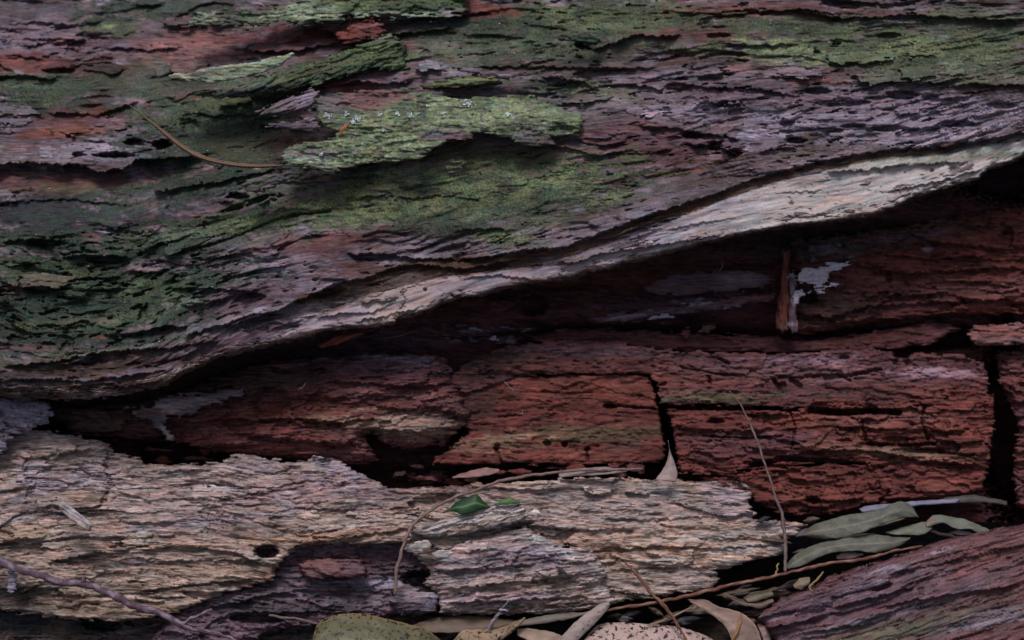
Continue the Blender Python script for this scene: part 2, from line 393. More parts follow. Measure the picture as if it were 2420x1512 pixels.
for p in ((320, 338, 22, 9, 22), (382, 343, 21, 12, 30), (272, 366, 42, 7, 22), (180, 366, 20, 6, 14), (560, 465, 24, 9, 22), (590, 480, 60, 7, 16, 18), (1385, 105, 22, 13, 14),
          (1690, 346, 16, 9, 18), (1735, 362, 16, 9, 16), (1640, 320, 22, 8, 14), (1880, 332, 24, 7, 14), (1860, 292, 14, 9, 10), (2020, 300, 26, 8, 10), (2100, 303, 40, 7, 9),
          (2260, 292, 38, 7, 10), (1400, 178, 40, 12, 10), (1600, 205, 30, 9, 10), (1930, 215, 28, 9, 14), (2130, 225, 34, 10, 12), (2200, 232, 20, 9, 10), (1990, 245, 60, 8, 9),
          (1350, 215, 50, 22, 14), (1310, 195, 30, 12, 10), (1990, 10, 45, 11, 16), (2100, 85, 26, 7, 10), (1700, 85, 26, 8, 10), (1720, 245, 30, 7, 8), (2370, 250, 30, 8, 8),
          (250, 615, 40, 9, 16), (110, 575, 40, 7, 12), (140, 168, 34, 7, 12), (450, 298, 20, 14, 8), (470, 180, 25, 6, 6), (1005, 685, 3.4, 3.4, 6), (1069, 698, 2.6, 2.6, 6), (1330, 270, 14, 10, 8),
          (2255, 404, 14, 11, 5, -50), (2202, 402, 4, 4, 4)):
    g.pit(*p)
g.groove([(430, 597), (520, 572), (600, 542), (650, 520), (720, 505), (780, 500)], 4, 7)
g.groove([(1010, 470), (1060, 465), (1130, 475)], 3, 3); g.groove([(860, 560), (900, 548), (960, 555)], 4, 4)
# colours of the shell
for b in (
    ('brown', 1200, 200, 1500, 260, 0, .35), ('grey', 100, 85, 220, 60, 0, .9), ('lilac', 60, 100, 130, 22, 0, .25), ('greyd', 150, 20, 250, 20), ('purple', 250, 90, 250, 40, 0, .5), ('red', 60, 150, 150, 28, -3, .85), ('reds', 230, 160, 130, 25, 0, .8), ('pink', 170, 100, 60, 16, 0, .5),
    ('pink', 470, 108, 105, 48, 0, .95), ('pink', 350, 95, 40, 12, 0, .5), ('moss', 260, 60, 70, 26, 0, .8), ('mossb', 255, 58, 26, 10, 0, .7), ('mossd', 380, 20, 180, 28, 0, .8), ('moss', 60, 196, 200, 22, 0, .8), ('mossd', 160, 190, 150, 14, 0, .7),
    ('olive', 320, 190, 160, 36, 0, .6), ('grey', 350, 178, 60, 14, 20, .6), ('mossd', 70, 250, 140, 34, 0, .8), ('moss', 90, 235, 60, 14, 0, .7), ('grey', 20, 285, 50, 40, 0, .7),
    ('grey', 250, 335, 180, 62, 8, 1), ('lilac', 260, 355, 110, 22, 0, .6), ('reds', 200, 285, 150, 40, 15, .8), ('orange', 245, 262, 70, 12, 17, .75), ('orange', 120, 308, 60, 9, 10, .8), ('redb', 180, 315, 90, 10, 5, .6), ('grey', 310, 240, 70, 16, -5, .8),
    ('mossd', 520, 320, 230, 110, -5, .95), ('mossd', 350, 200, 260, 40, 0, .6), ('mossd', 60, 560, 200, 30, 0, .8), ('moss', 430, 262, 100, 38, 0, .55), ('olive', 560, 350, 120, 30, 0, .5), ('reds', 470, 228, 60, 16, 0, .9), ('brown', 700, 340, 90, 28, 0, .8), ('pink', 690, 335, 40, 10, 10, .4),
    ('moss', 650, 205, 240, 38, 12, .9), ('mossb', 870, 135, 80, 30, 12, .55), ('mossy', 830, 155, 130, 22, 14, .6), ('mossy', 600, 222, 70, 9, 5, .8), ('mossd', 760, 155, 120, 20, 10, .6),
    ('reds', 660, 100, 130, 30, 0, .9), ('redb', 740, 80, 80, 18, 15, .7), ('orange', 600, 122, 45, 8, 10, .6), ('red', 855, 68, 60, 24, 15, .9), ('pink', 868, 60, 36, 12, 10, .5), ('brownd', 960, 90, 80, 14, 0, .6),
    ('reds', 800, 205, 160, 18, 8, .8), ('redb', 840, 200, 60, 7, 6, .7), ('lilac', 1040, 160, 50, 14, -12, .55), ('grey', 730, 240, 70, 18, 5, .9), ('grey', 870, 180, 70, 12, 0, .6), ('redb', 1080, 150, 40, 8, -30, .6),
    ('moss', 1180, 100, 230, 55, 0, .75), ('mossd', 1250, 60, 280, 45, 0, .65), ('moss', 1500, 50, 260, 55, -3, .85), ('mossy', 1420, 45, 120, 18, -4, .4), ('mossd', 1330, 130, 200, 25, 0, .5), ('red', 1110, 18, 70, 22, -5, .9), ('redb', 1180, 25, 40, 16, 0, .6),
    ('grey', 1500, 185, 330, 26, 0, .8), ('brown', 1380, 165, 160, 12, 0, .7), ('moss', 1130, 190, 90, 10, 0, .7), ('moss', 1390, 225, 140, 32, -8, .75), ('mossy', 1420, 210, 90, 16, -6, .55), ('moss', 1480, 262, 130, 38, 0, .6), ('mossy', 1500, 235, 50, 12, 0, .7),
    ('mossd', 1300, 205, 60, 20, 0, .8), ('reds', 1680, 80, 150, 22, 0, .85), ('red', 1800, 25, 200, 18, 0, .7), ('moss', 1950, 60, 250, 30, 0, .6), ('reds', 2050, 30, 150, 10, 0, .6), ('mossd', 1800, 60, 120, 14, 0, .6),
    ('moss', 2150, 130, 360, 62, -3, .85), ('mossb', 1850, 122, 90, 32, 0, .85), ('mint', 1845, 140, 60, 14, 0, .5), ('mossy', 1650, 118, 80, 12, 0, .65), ('mossb', 2085, 118, 20, 10, 0, .8), ('mossy', 2230, 110, 200, 30, 0, .5), ('moss', 2320, 60, 160, 50, 0, .7), ('mossy', 2200, 190, 200, 12, 0, .5), ('mossd', 2190, 145, 60, 12, 0, .7),
    ('grey', 1900, 265, 560, 72, 0, .92), ('lilac', 2050, 270, 420, 50, 0, .5), ('purple', 1900, 240, 300, 22, 0, .5), ('purple', 1750, 215, 200, 18, -4, .6), ('lilac', 1840, 275, 60, 14, -10, .65), ('lilac', 1790, 325, 60, 26, 0, .6), ('lilac', 2140, 320, 220, 18, 0, .55), ('lilac', 1640, 260, 120, 12, 0, .35), ('lilac', 2380, 260, 100, 16, 0, .4),
    ('redb', 1920, 192, 60, 8, 0, .7), ('pink', 1790, 155, 100, 14, 0, .45), ('reds', 1960, 172, 80, 12, 0, .6), ('redb', 1700, 302, 35, 7, 0, .5), ('orange', 2320, 210, 20, 8, 0, .5), ('reds', 2400, 205, 60, 10, 0, .7),
    ('reds', 1540, 350, 170, 62, -5, .85), ('purple', 1600, 330, 150, 20, -5, .6), ('pink', 1310, 378, 40, 10, -10, .7), ('redb', 1590, 408, 70, 9, 8, .55), ('purple', 1750, 340, 120, 14, 0, .5),
    ('olive', 1200, 380, 260, 40, -5, .7), ('moss', 1080, 470, 440, 78, 6, .92), ('mossy', 950, 425, 200, 22, 10, .6), ('mossb', 1330, 440, 110, 34, 0, .5), ('mossy', 890, 500, 200, 36, 8, .55), ('mossb', 1000, 400, 80, 10, 5, .4), ('mossd', 1290, 478, 110, 26, 10, .7),
    ('mossy', 1140, 455, 160, 20, -10, .5), ('mossd', 1070, 540, 150, 24, 0, .7), ('mossy', 1460, 470, 70, 20, 0, .5), ('mossb', 1440, 420, 60, 8, 20, .35), ('grey', 1480, 510, 150, 26, 20, .8), ('grey', 1330, 560, 220, 26, 8, .8), ('moss', 1170, 568, 110, 26, 0, .75), ('mossy', 1190, 562, 50, 12, 0, .6), ('reds', 1120, 578, 40, 10, 0, .7),
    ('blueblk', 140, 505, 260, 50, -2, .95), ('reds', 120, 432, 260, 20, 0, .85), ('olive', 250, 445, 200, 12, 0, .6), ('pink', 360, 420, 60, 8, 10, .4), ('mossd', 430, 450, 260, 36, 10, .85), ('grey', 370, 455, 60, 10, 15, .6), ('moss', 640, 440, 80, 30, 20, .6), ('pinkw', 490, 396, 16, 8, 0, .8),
    ('moss', 450, 552, 300, 34, 12, .85), ('mossy', 700, 500, 160, 22, 14, .6), ('mint', 400, 548, 80, 9, 0, .35), ('mossd', 420, 590, 200, 18, 8, .7), ('mossy', 800, 485, 90, 22, 10, .4),
    ('grey', 690, 625, 260, 62, 8, .95), ('reds', 800, 575, 150, 26, 5, .8), ('pink', 660, 580, 150, 9, 12, .4), ('lilac', 620, 625, 60, 18, -5, .5), ('redb', 830, 568, 60, 6, 0, .4), ('grey', 1000, 585, 150, 22, 0, .85), ('reds', 870, 640, 80, 16, 0, .7), ('lilac', 900, 655, 100, 12, 20, .5), ('reds', 830, 625, 50, 14, 0, .6), ('lilac', 960, 615, 70, 8, 10, .5),
    ('mossd', 200, 690, 380, 130, 0, 1), ('moss', 120, 640, 240, 26, 0, .6), ('moss', 300, 690, 140, 26, 0, .5), ('mossd', 150, 790, 320, 50, 0, .8), ('moss', 350, 675, 60, 20, 0, .6), ('moss', 180, 760, 200, 16, 5, .55), ('mint', 430, 715, 50, 10, 0, .3),
    ('pink', 105, 672, 32, 12, 0, .6), ('pink', 30, 680, 30, 10, 0, .6), ('pinkw', 340, 632, 55, 9, 3, .55), ('grey', 350, 622, 24, 8, 0, .7), ('pink', 220, 560, 20, 10, 0, .5), ('pink', 60, 822, 110, 7, 0, .55), ('pinkw', 330, 775, 30, 6, 10, .4), ('orange', 230, 796, 24, 5, 0, .6), ('pink', 190, 762, 60, 5, 5, .4),
    ('purple', 590, 705, 110, 30, 8, .8), ('grey', 560, 770, 220, 22, 14, .8), ('lilac', 540, 805, 50, 9, 10, .5), ('purple', 700, 765, 160, 18, 12, .5), ('mint', 260, 828, 130, 7, 8, .45), ('moss', 100, 850, 200, 10, 8, .6), ('moss', 420, 800, 60, 8, 10, .6),
    ('brown', 200, 890, 420, 48, 8, 1), ('brownd', 100, 880, 300, 20, 5, .8), ('purple', 470, 840, 200, 20, 16, .6), ('grey', 330, 880, 80, 10, 10, .6), ('grey', 230, 933, 80, 7, 6, .5), ('tanp', 420, 875, 50, 6, 20, .5), ('greyd', 80, 905, 120, 14, 0, .6),
    ('brown', 1100, 632, 220, 22, 3, .95), ('brown', 900, 675, 130, 20, 14, .9),
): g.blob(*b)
if 0: g.poly('pale', [(1560, 520), (1620, 490), (1746, 452), (1850, 430), (1950, 408), (2100, 402), (2250, 388), (2330, 358), (2420, 335), (2800, 280), (2800, 280), (2600, 330), (2420, 372), (2330, 400), (2250, 440), (2150, 465), (2060, 505), (1950, 525), (1740, 552), (1600, 580), (1500, 600), (1420, 600), (1440, 560)], .95, 7, 8)
g.poly('palew', [(1950, 398), (2100, 378), (2240, 360), (2340, 345), (2420, 332), (2420, 345), (2300, 372), (2170, 382), (2030, 396)], .9, 5, 4)
g.poly('mint', [(1940, 396), (2240, 352), (2420, 324), (2420, 336), (2200, 380), (2030, 398)], .35, 6, 8)
g.poly('tanp', [(1240, 640), (1306, 625), (1400, 605), (1500, 590), (1613, 575), (1640, 580), (1540, 608), (1440, 634), (1356, 655), (1260, 664)], .9, 5, 5)
g.poly('grey', [(1370, 590), (1440, 560), (1560, 512), (1620, 510), (1560, 570), (1440, 600)], .8, 8, 8)
g.poly('tanp', [(820, 735), (880, 700), (953, 684), (1006, 666), (1173, 647), (1240, 657), (1250, 668), (1083, 703), (940, 752), (915, 768), (806, 745), (690, 748), (740, 715)], .97, 5, 5)
g.poly('lilac', [(660, 770), (700, 745), (800, 748), (910, 770), (806, 778), (720, 790)], .6, 6, 6)
g.blob('lilac', 1560, 545, 90, 14, 18, .5); g.blob('peach', 2000, 470, 160, 12, 8, .3); g.blob('ochre', 2000, 500, 150, 7, 8, .5); g.blob('grey', 1680, 530, 120, 16, 14, .5)
g.blob('brown', 2255, 404, 12, 10, -50, .8, .2)
# brown fibrous band under the upper lip
bt = np.interp(g.xs, [700, 806, 976, 1173, 1340, 1440, 1540, 1613, 1746, 1913, 2113, 2240, 2300], [700, 672, 612, 604, 585, 545, 507, 484, 438, 388, 354, 348, 342])[None, :]
bw = np.interp(g.xs, [700, 900, 1100, 1240, 1400, 1600, 1900, 2240, 2300], [20, 26, 40, 22, 20, 20, 18, 10, 0])[None, :]
bwgt = sst(Y - bt + 4 * g.w2, -2, 3) * (1 - sst(Y - bt - bw + 9 * g.w1, -4, 6)) * (g.xs > 700)[None, :]
g.C += (PAL['brown'] * np.array([1.1, .95, .8], np.float32) - g.C) * (bwgt * .9)[..., None]; g.M *= 1 - bwgt
# brown torn bark right along the lip
lw = sst(Y - rim(X) + 9 + 7 * g.w1 + 3 * g.w2, -4, 5) * sst(X, 300, 700)
g.C += (PAL['brown'] - g.C) * (lw * .85)[..., None]; g.M *= 1 - lw
rough = .12 + 1.25 * sst(fbm(X / 190, T / 46, 21, 3), -.3, .6)
rl = rl * (1 - .45 * np.clip(g.M, 0, 1) * (rl < 1.3))
fmap = np.clip(.25 + 1.1 * sst(fbm(X / 170, T / 60, 22, 2), -.25, .5), 0, 1.3) * (.25 + .75 * smooth)
calm = 1 - .6 * np.exp(-(((X - 1950) / 520) ** 2 + ((Y - 280) / 75) ** 2) ** 2)
fmap *= calm; rough = rough * (calm * .6 + .4)
g.relief(6.5, 2.6, 1.2, .6, 62, 26, 11, 1.3, rough * smooth * rl, 7, fmap)
g.plate(3.2, 230, 42, 0, rough=rough * smooth * rl, col=.16); g.plate(1.8, 90, 20, 1.5, .06, rough=rough * smooth * rl * fmap, seed=1, col=.1)
g.D += smooth * rough * 2.2 * fbm(S / 60, T / 14, 31, 3)
pt = fbm(S / 44, T / 9, 33, 3)
pm = sst(fbm(X / 200, Y / 120, 34, 2), -.3, .4) * (1 + sst(X, 1400, 1700) * .6)
g.D -= smooth * 6.5 * pm * sst(pt, .5, .7); g.D -= 7 * (1 - calm) * sst(fbm(S / 52, T / 17, 36, 3), .3, .5)
g.D -= 5 * rl * smooth * sst(fbm(S / 44, T / 9, 35, 3), .35, .65) * sst(rl, 1.1, 1.6)
g.tint(.5, .3)
g.sd = np.where(X > 300, 0, -14) * 0 + (rim(X) - Y) * .95 + 5 * fbm(X / 34, Y / 9, 44, 3) + 2 * g.w2
g.edge(16, 16); SHELL = g
g.build('outer_shell', M_shell, LOG, 22)

# --- pale split rim of the shell
g = Grid(640, 2840, 230, 830, 2.1, lambda X, Y: (X, Y - rims(X)), 'tanp', 5, 9)
X, Y, S, T = g.X, g.Y, g.S, g.T
upl = np.interp(X, [640, 700, 760, 806, 873, 953, 1006, 1090, 1173, 1240, 1300, 1366, 1406, 1480, 1560, 1613, 1680, 1746, 1813, 1913, 2013, 2113, 2240, 2270, 2400, 2900], [795, 772, 740, 722, 690, 672, 658, 645, 636, 625, 612, 596, 580, 556, 528, 504, 480, 455, 432, 405, 384, 368, 358, 350, 328, 210])
g.sd = np.minimum(Y - upl, (rim(X) - 4 - Y) * .95) + 3.5 * fbm(X / 30, Y / 8, 144, 3) + 1.5 * g.w2
up = (rims(X) - Y) * FU * 1000
g.D += 42 - np.clip(up, -40, 999) ** 2 / 640 - 40 * X / 2420 + 14 * fbm(X / 420, Y / 200, 7, 2) + 1.5
g.relief(.8, .6, .3, .25, 50, 20, 8, .8, .3 + .9 * sst(fbm(X / 150, T / 30, 145, 2), -.2, .6), 12)
g.D += 1.2 * fbm(X / 90, T / 18, 146, 3)
for l in (([(1946, 404), (2030, 404), (2113, 393), (2173, 388), (2296, 381)], 7, 12), ([(1306, 622), (1366, 622), (1406, 603), (1473, 592), (1523, 585), (1613, 571), (1720, 552)], 7, 12), ([(690, 756), (750, 750), (806, 742), (873, 740), (905, 730), (940, 704)], 5, 9),
          ([(1085, 660), (1170, 650), (1240, 657), (1262, 668), (1340, 655)], 4, 8), ([(2080, 455), (2150, 442), (2230, 424), (2330, 398)], 6, 9), ([(1500, 606), (1620, 582), (1740, 553), (1850, 534), (1960, 520)], 5, 7), ([(820, 765), (920, 745), (1010, 722)], 4, 7), ([(1560, 545), (1640, 530), (1760, 512)], 2.5, 10), ([(1750, 470), (1850, 455), (1960, 450)], 2, 10)):
    g.ledge(l[0], l[1], l[2], 4)
for p in ((1005, 685, 4, 4, 6), (1069, 698, 3, 3, 6), (2255, 404, 14, 11, 4, -50), (2202, 402, 4, 4, 4), (1330, 640, 5, 4, 4), (1870, 480, 6, 3, 2)): g.pit(*p)
g.groove([(930, 752), (960, 715), (948, 690), (990, 672)], 2.5, 3, 6)
for b in (('palew', 2020, 450, 560, 70, 12, .85), ('pale', 1900, 460, 400, 40, 10, .5), ('lilac', 1500, 570, 240, 40, 18, .55), ('grey', 1250, 640, 260, 20, 14, .35), ('lilac', 1150, 670, 160, 26, 12, .35), ('lilac', 760, 760, 120, 22, 12, .6), ('grey', 1420, 590, 60, 14, 18, .6), ('mint', 2180, 372, 260, 14, 5, .4), ('brown', 1300, 618, 90, 8, 5, .7), ('ochre', 2050, 505, 150, 7, 10, .45), ('peach', 1950, 480, 90, 8, 8, .3),
          ('grey', 1700, 545, 100, 10, 12, .5), ('brown', 2255, 404, 11, 9, -50, .7, .2), ('olive', 2280, 376, 120, 8, 5, .5), ('greyd', 1620, 520, 60, 6, 18, .4)): g.blob(*b)
lw = sst(4 * g.w1 + 3 * g.w2 + 9 - (rim(X) - Y), -3, 4); g.C += (PAL['brown'] - g.C) * (lw * .85)[..., None]
lw = sst(5 * g.w1 + 3 * g.w2 + 7 - (Y - upl), -3, 4); g.C += (PAL['brown'] - g.C) * (lw * .7)[..., None]
g.tint(.2, .12); g.edge(9, 11)
g.build('pale_rim', material('silvery_wood', .75, .3, (35, 1500), .0003, .28), LOG, 14)

# --- heartwood behind everything
g = Grid(-420, 2840, 300, 1235, 2.8, flat(-.06, 0), 'reds', 10, 2)
X, Y = g.X, g.Y; below = (Y - rims(X))
g.D += -88 + 2 * sst(below, 60, 420) - 26 * sst(below, 330, 460) * sst(X, 1150, 1300) + 26 * np.exp(-((X - 1250) / 330.0) ** 2 - ((Y - 735) / 40.0) ** 2) + 22 * np.exp(-((X - 1650) / 260.0) ** 2 - ((Y - 690) / 50.0) ** 2) - 34 * np.exp(-((Y - 800 + .0 * X) / 26.0) ** 2) * sst(X, 1150, 1300) - 25 * X / 2420 - 20 * np.exp(-((X - 1400) / 300.0) ** 2 - ((Y - 700) / 90.0) ** 2)
g.D += 8 * fbm(X / 200, Y / 90, 5, 3); g.relief(6, 3.5, 1.6, .5, 60, 26, 10, 1.2, None, 4)
for pts, a, u in (([(2140, 470), (2200, 480), (2300, 470)], 10, 20), ([(1250, 770), (1100, 790), (1260, 760)][1:], 8, 15), ([(760, 820), (850, 800), (950, 790), (1100, 800), (1270, 780)], 14, 25),
                  ([(1230, 700), (1350, 690), (1480, 700)], 9, 18), ([(1440, 720), (1600, 700), (1700, 706)], 8, 14)):
    g.ledge(pts, a, u)
g.pit(1260, 720, 30, 22, 30); g.pit(2380, 420, 110, 50, 50); g.pit(420, 1070, 90, 30, 30); g.pit(2372, 1000, 46, 220, 70); g.pit(2200, 800, 150, 24, 40); g.pit(1585, 1010, 26, 120, 50)
for b in (('redb', 1350, 690, 500, 60, 8, .6), ('brown', 1300, 650, 300, 20, 8, .4), ('brown', 500, 900, 300, 60, 10, .7), ('brownd', 200, 990, 200, 40, 0, .7), ('purple', 950, 800, 200, 30, 8, .6), ('lilac', 1130, 780, 50, 5, 5, .7), ('lilac', 1250, 778, 22, 5, 0, .7), ('lilac', 1170, 800, 60, 4, 0, .6),  # broad bright red blob lightens the recess, standing in for weak sky fill
          ('reds', 1300, 690, 160, 20, 0, .7), ('reds', 2200, 600, 500, 200, 0, .5), ('reds', 1500, 720, 260, 40, 4, .8), ('purple', 1640, 715, 200, 22, 4, .8), ('reds', 1150, 750, 150, 26, 6, .8), ('redb', 1450, 660, 150, 14, 6, .5), ('red', 1020, 1120, 170, 26, 0, .7), ('lilac', 1640, 712, 60, 6, 4, .6), ('lilac', 1780, 705, 40, 5, 8, .6), ('brownd', 1950, 560, 250, 30, 5, .7), ('greyd', 1950, 585, 180, 22, 5, .6), ('lilac', 1980, 590, 60, 10, 0, .3),
          ('brownd', 1000, 1120, 160, 30, 0, .8), ('black', 2400, 430, 130, 60, 0, .7)):
    g.blob(*b)
g.tint(.45, .35)
g.build('heartwood', M_red, LOG, 40)


def block(name, pts, base, d0, grain=0, rel=(3, 2, 1, .5), lam=(40, 18, 8), edge=(8, 14), jag=5, tilt=(0, 0), blobs=(), ledges=(), grooves=(), pits=(), step=2.6, mat=None, thick=25,
          wav=8, seed=3, bow=0, warp=1.1, stretch=6, tint=(.5, .3), pitn=0, bumpy=2, label=None, parent=None, fn=None, pl=None, vert=False):
    global LASTG
    p = np.array(pts, float); x0, y0 = p.min(0) - 14; x1, y1 = p.max(0) + 14
    cx, cy = p.mean(0); ry = (y1 - y0) / 2
    g = Grid(x0, x1, y0, y1, step, (lambda X, Y: (Y, X * 1.0 + .04 * Y)) if vert else flat(grain), base, 2 if vert else wav, seed)
    g.outline(pts, jag)
    g.D += d0 + tilt[0] * (g.X - cx) / 100 + tilt[1] * (g.Y - cy) / 100 - bow * ((g.Y - (y0 + y1) / 2 + grain * (g.X - cx)) / ry) ** 2
    g.D += bumpy * fbm(g.X / 110, g.Y / 60, seed + 40, 3)
    g.relief(*rel, *lam, warp, None, stretch)
    for q in (pl if pl is not None else [(rel[0] * .45, 90, 26, rel[1] * .5)]):
        if q[0] or q[3]: g.plate(*q, col=.12, seed=int(q[1]))
    if pitn: g.D -= pitn * sst(fbm(g.S / 26, g.T / 7, seed + 33, 2), .4, .62) * sst(fbm(g.X / 120, g.Y / 60, seed + 34, 2), -.4, .3)
    for l in ledges: g.ledge(*l)
    for q in grooves: g.groove(*q)
    for q in pits: g.pit(*q)
    for b in blobs: g.blob(*b)
    if fn: fn(g)
    g.tint(*tint); g.edge(*edge)
    LASTG = g; o = g.build(name, mat or M_red, parent or LOG, thick)
    if label: o['label'] = label
    return o


# --- red blocks of the rotten heart
block('heartwood_shelf', [(1240, 800), (1330, 775), (1500, 780), (1613, 787), (1780, 791), (1890, 806), (2013, 791), (2100, 778), (2200, 760), (2280, 775), (2200, 815), (2100, 830), (1913, 838), (1700, 832), (1560, 832), (1400, 815), (1280, 812)],
      'reds', -84, tilt=(-1, 14), edge=(10, 18), blobs=(('reds', 1900, 815, 220, 12, 0, .8), ('red', 2060, 800, 100, 10, 10, .7)), seed=31, thick=50)
block('heartwood_beam', [(1868, 570), (1960, 556), (2060, 545), (2200, 520), (2320, 500), (2450, 480), (2800, 430), (2800, 740), (2420, 742), (2200, 748), (2100, 758), (2000, 775), (1900, 792), (1872, 785), (1868, 700)],
      'red', -82, tilt=(-1.5, 3), rel=(4, 3, 1.4, .6), lam=(64, 26, 10), edge=(18, 34), seed=32, pitn=5, warp=.8, thick=60, pl=[(4.5, 170, 44, 2), (1.5, 60, 20, 2)],
      blobs=(('brown', 2050, 560, 260, 40, 6, .6), ('reds', 2050, 700, 200, 50, 0, .7), ('redb', 2330, 590, 140, 26, -12, .6), ('redb', 2200, 655, 130, 14, 0, .5), ('pink', 2330, 680, 110, 22, 0, .35), ('brown', 1950, 720, 100, 50, 0, .7), ('greyd', 1960, 585, 100, 22, 0, .6), ('lilac', 1950, 590, 26, 12, 0, .4), ('purple', 2140, 560, 70, 10, 5, .8), ('lilac', 2190, 588, 14, 5, 0, .6)),
      ledges=(([(2040, 640), (2140, 646), (2260, 640), (2420, 630)], 12, 24), ([(2080, 600), (2200, 612), (2350, 604)], 9, 16), ([(1890, 745), (1960, 750), (2060, 722), (2200, 716), (2420, 705)], 9, 24), ([(2150, 570), (2300, 580), (2400, 600)], 8, 14)),
      pits=((1908, 706, 22, 12, 26), (2100, 655, 6, 12, 10), (2210, 575, 10, 6, 8), (2380, 560, 12, 20, 10)))
block('heartwood_block', [(1050, 900), (1110, 850), (1200, 815), (1320, 803), (1450, 806), (1560, 826), (1700, 833), (1860, 837), (2000, 822), (2100, 830), (2120, 845), (2170, 835), (2280, 838), (2325, 860), (2340, 900), (2330, 940), (2100, 958), (1850, 962), (1700, 956), (1562, 957), (1550, 905), (1534, 884), (1400, 882), (1250, 887), (1100, 930)],
      'reds', -46, tilt=(-1.2, 8), rel=(1.6, 1.6, 1.0, .5), lam=(50, 22, 9), edge=(5, 8), seed=33, pitn=4, warp=.7, pl=[(1.6, 120, 40, 1.5), (1, 50, 18, 1.5)],
      blobs=(('purple', 1900, 870, 300, 26, 0, .5), ('brown', 1450, 845, 200, 14, 0, .5), ('brown', 2050, 930, 200, 10, 0, .5), ('brownd', 1180, 860, 130, 40, 0, .8), ('red', 1400, 865, 200, 20, 0, .6), ('pink', 1900, 880, 300, 26, 0, .5), ('purple', 1400, 830, 160, 14, 0, .6), ('pinkw', 1900, 850, 120, 14, 0, .35), ('pinkw', 2230, 882, 110, 11, 0, .7), ('redb', 1650, 900, 120, 18, 0, .5), ('olive', 1700, 940, 140, 14, 0, .7), ('redb', 2200, 925, 150, 14, 0, .5)),
      grooves=(([(1613, 870), (1700, 885), (1760, 888)], 3, 5), ([(1950, 895), (2020, 885), (2080, 872)], 5, 9), ([(1840, 890), (1900, 892), (1980, 885), (2010, 900)], 3.5, 7), ([(1830, 900), (1845, 925)], 6, 10), ([(1872, 900), (1890, 912)], 7, 10), ([(1700, 848), (1722, 858)], 5, 7), ([(1675, 890), (1678, 905)], 4, 8)),
      pits=((1995, 845, 12, 5, 8), (1850, 910, 8, 8, 8), (2130, 855, 16, 14, 22), (2210, 830, 60, 8, 20)))
block('heartwood_block', [(1040, 960), (1100, 905), (1220, 892), (1400, 883), (1532, 886), (1545, 912), (1556, 965), (1566, 1020), (1572, 1075), (1560, 1092), (1400, 1098), (1180, 1094), (1090, 1100), (1010, 1092), (1060, 1060), (1110, 1020)],
      'red', -40, tilt=(-1.5, 5), rel=(.9, .9, .8, .45), lam=(46, 20, 8), edge=(5, 8), seed=34, pitn=3, bumpy=3, warp=.6, pl=[(1.0, 150, 46, 1.5), (.6, 50, 18, 1)],
      blobs=(('redb', 1350, 920, 220, 30, 0, .6), ('olive', 1380, 1025, 180, 22, 0, .55), ('ochre', 1180, 1050, 120, 20, 5, .35), ('brownd', 1130, 950, 60, 50, 0, .7), ('redb', 1300, 1070, 160, 16, 0, .5), ('brown', 1480, 1050, 50, 14, 0, .5)),
      grooves=(([(1430, 958), (1470, 960), (1548, 966)], 4, 10), ([(1280, 925), (1340, 930), (1400, 928)], 3, 5), ([(1180, 985), (1230, 980)], 3, 6), ([(1170, 1060), (1185, 1092)], 4, 7), ([(1385, 1060), (1390, 1090)], 3, 8), ([(1300, 1043), (1370, 1045)], 3, 4)),
      pits=((1293, 1047, 8, 6, 12), (1335, 1050, 7, 7, 12), (1390, 1060, 6, 4, 8), (1175, 1056, 7, 8, 9), (1440, 960, 14, 6, 12)))
block('heartwood_block', [(1576, 966), (1700, 961), (1850, 966), (1900, 962), (1930, 940), (2100, 935), (2300, 920), (2348, 930), (2350, 1000), (2342, 1060), (2335, 1118), (2250, 1122), (2100, 1108), (1950, 1090), (1800, 1108), (1700, 1122), (1605, 1116), (1597, 1060), (1590, 1010)],
      'red', -36, tilt=(-1.8, 6), rel=(4, 3, 1.4, .7), lam=(48, 24, 9), edge=(5, 9), seed=35, pitn=5, stretch=6, warp=.8, bumpy=4, pl=[(4, 110, 42, 3), (2, 44, 18, 2)],
      blobs=(('purple', 1800, 1040, 200, 24, 0, .5), ('brown', 2180, 1060, 120, 14, 0, .6), ('brown', 2050, 1005, 120, 10, 0, .5), ('redb', 1860, 990, 60, 30, 0, .6), ('redb', 2150, 1010, 200, 40, -5, .55), ('reds', 1750, 1060, 150, 30, 0, .6), ('ochre', 2100, 1070, 200, 14, -5, .3), ('pink', 2100, 985, 120, 18, 0, .35), ('redb', 1970, 1050, 100, 20, 0, .5)),
      grooves=(([(1915, 968), (1980, 974), (2060, 970), (2125, 974)], 8, 24), ([(1775, 1100), (1850, 1084), (1950, 1088), (2045, 1100)], 7, 20), ([(2050, 1048), (2130, 1052), (2210, 1048)], 5, 14), ([(1868, 975), (1880, 1010), (1872, 1060)], 3, 8), ([(2034, 985), (2045, 1040)], 4, 9), ([(2185, 960), (2178, 1000), (2195, 1040)], 3.5, 8), ([(1660, 1030), (1760, 1036), (1850, 1030)], 3, 8), ([(2220, 1070), (2300, 1076)], 4, 10), ([(1600, 964), (1720, 964), (1880, 968)], 6, 22)), ledges=(([(1600, 1010), (1720, 1020), (1850, 1012)], 6, 15), ([(1850, 1078), (1950, 1062), (2080, 1068), (2180, 1090), (2330, 1100)], 12, 26), ([(1960, 1010), (2100, 1014), (2300, 1020)], 9, 20), ([(2040, 1048), (2200, 1052), (2340, 1040)], 9, 16)),
      pits=((1692, 995, 18, 6, 14), (2000, 975, 90, 7, 16), (2120, 1040, 30, 9, 12), (2180, 1065, 60, 7, 14), (2060, 960, 12, 20, 12)))
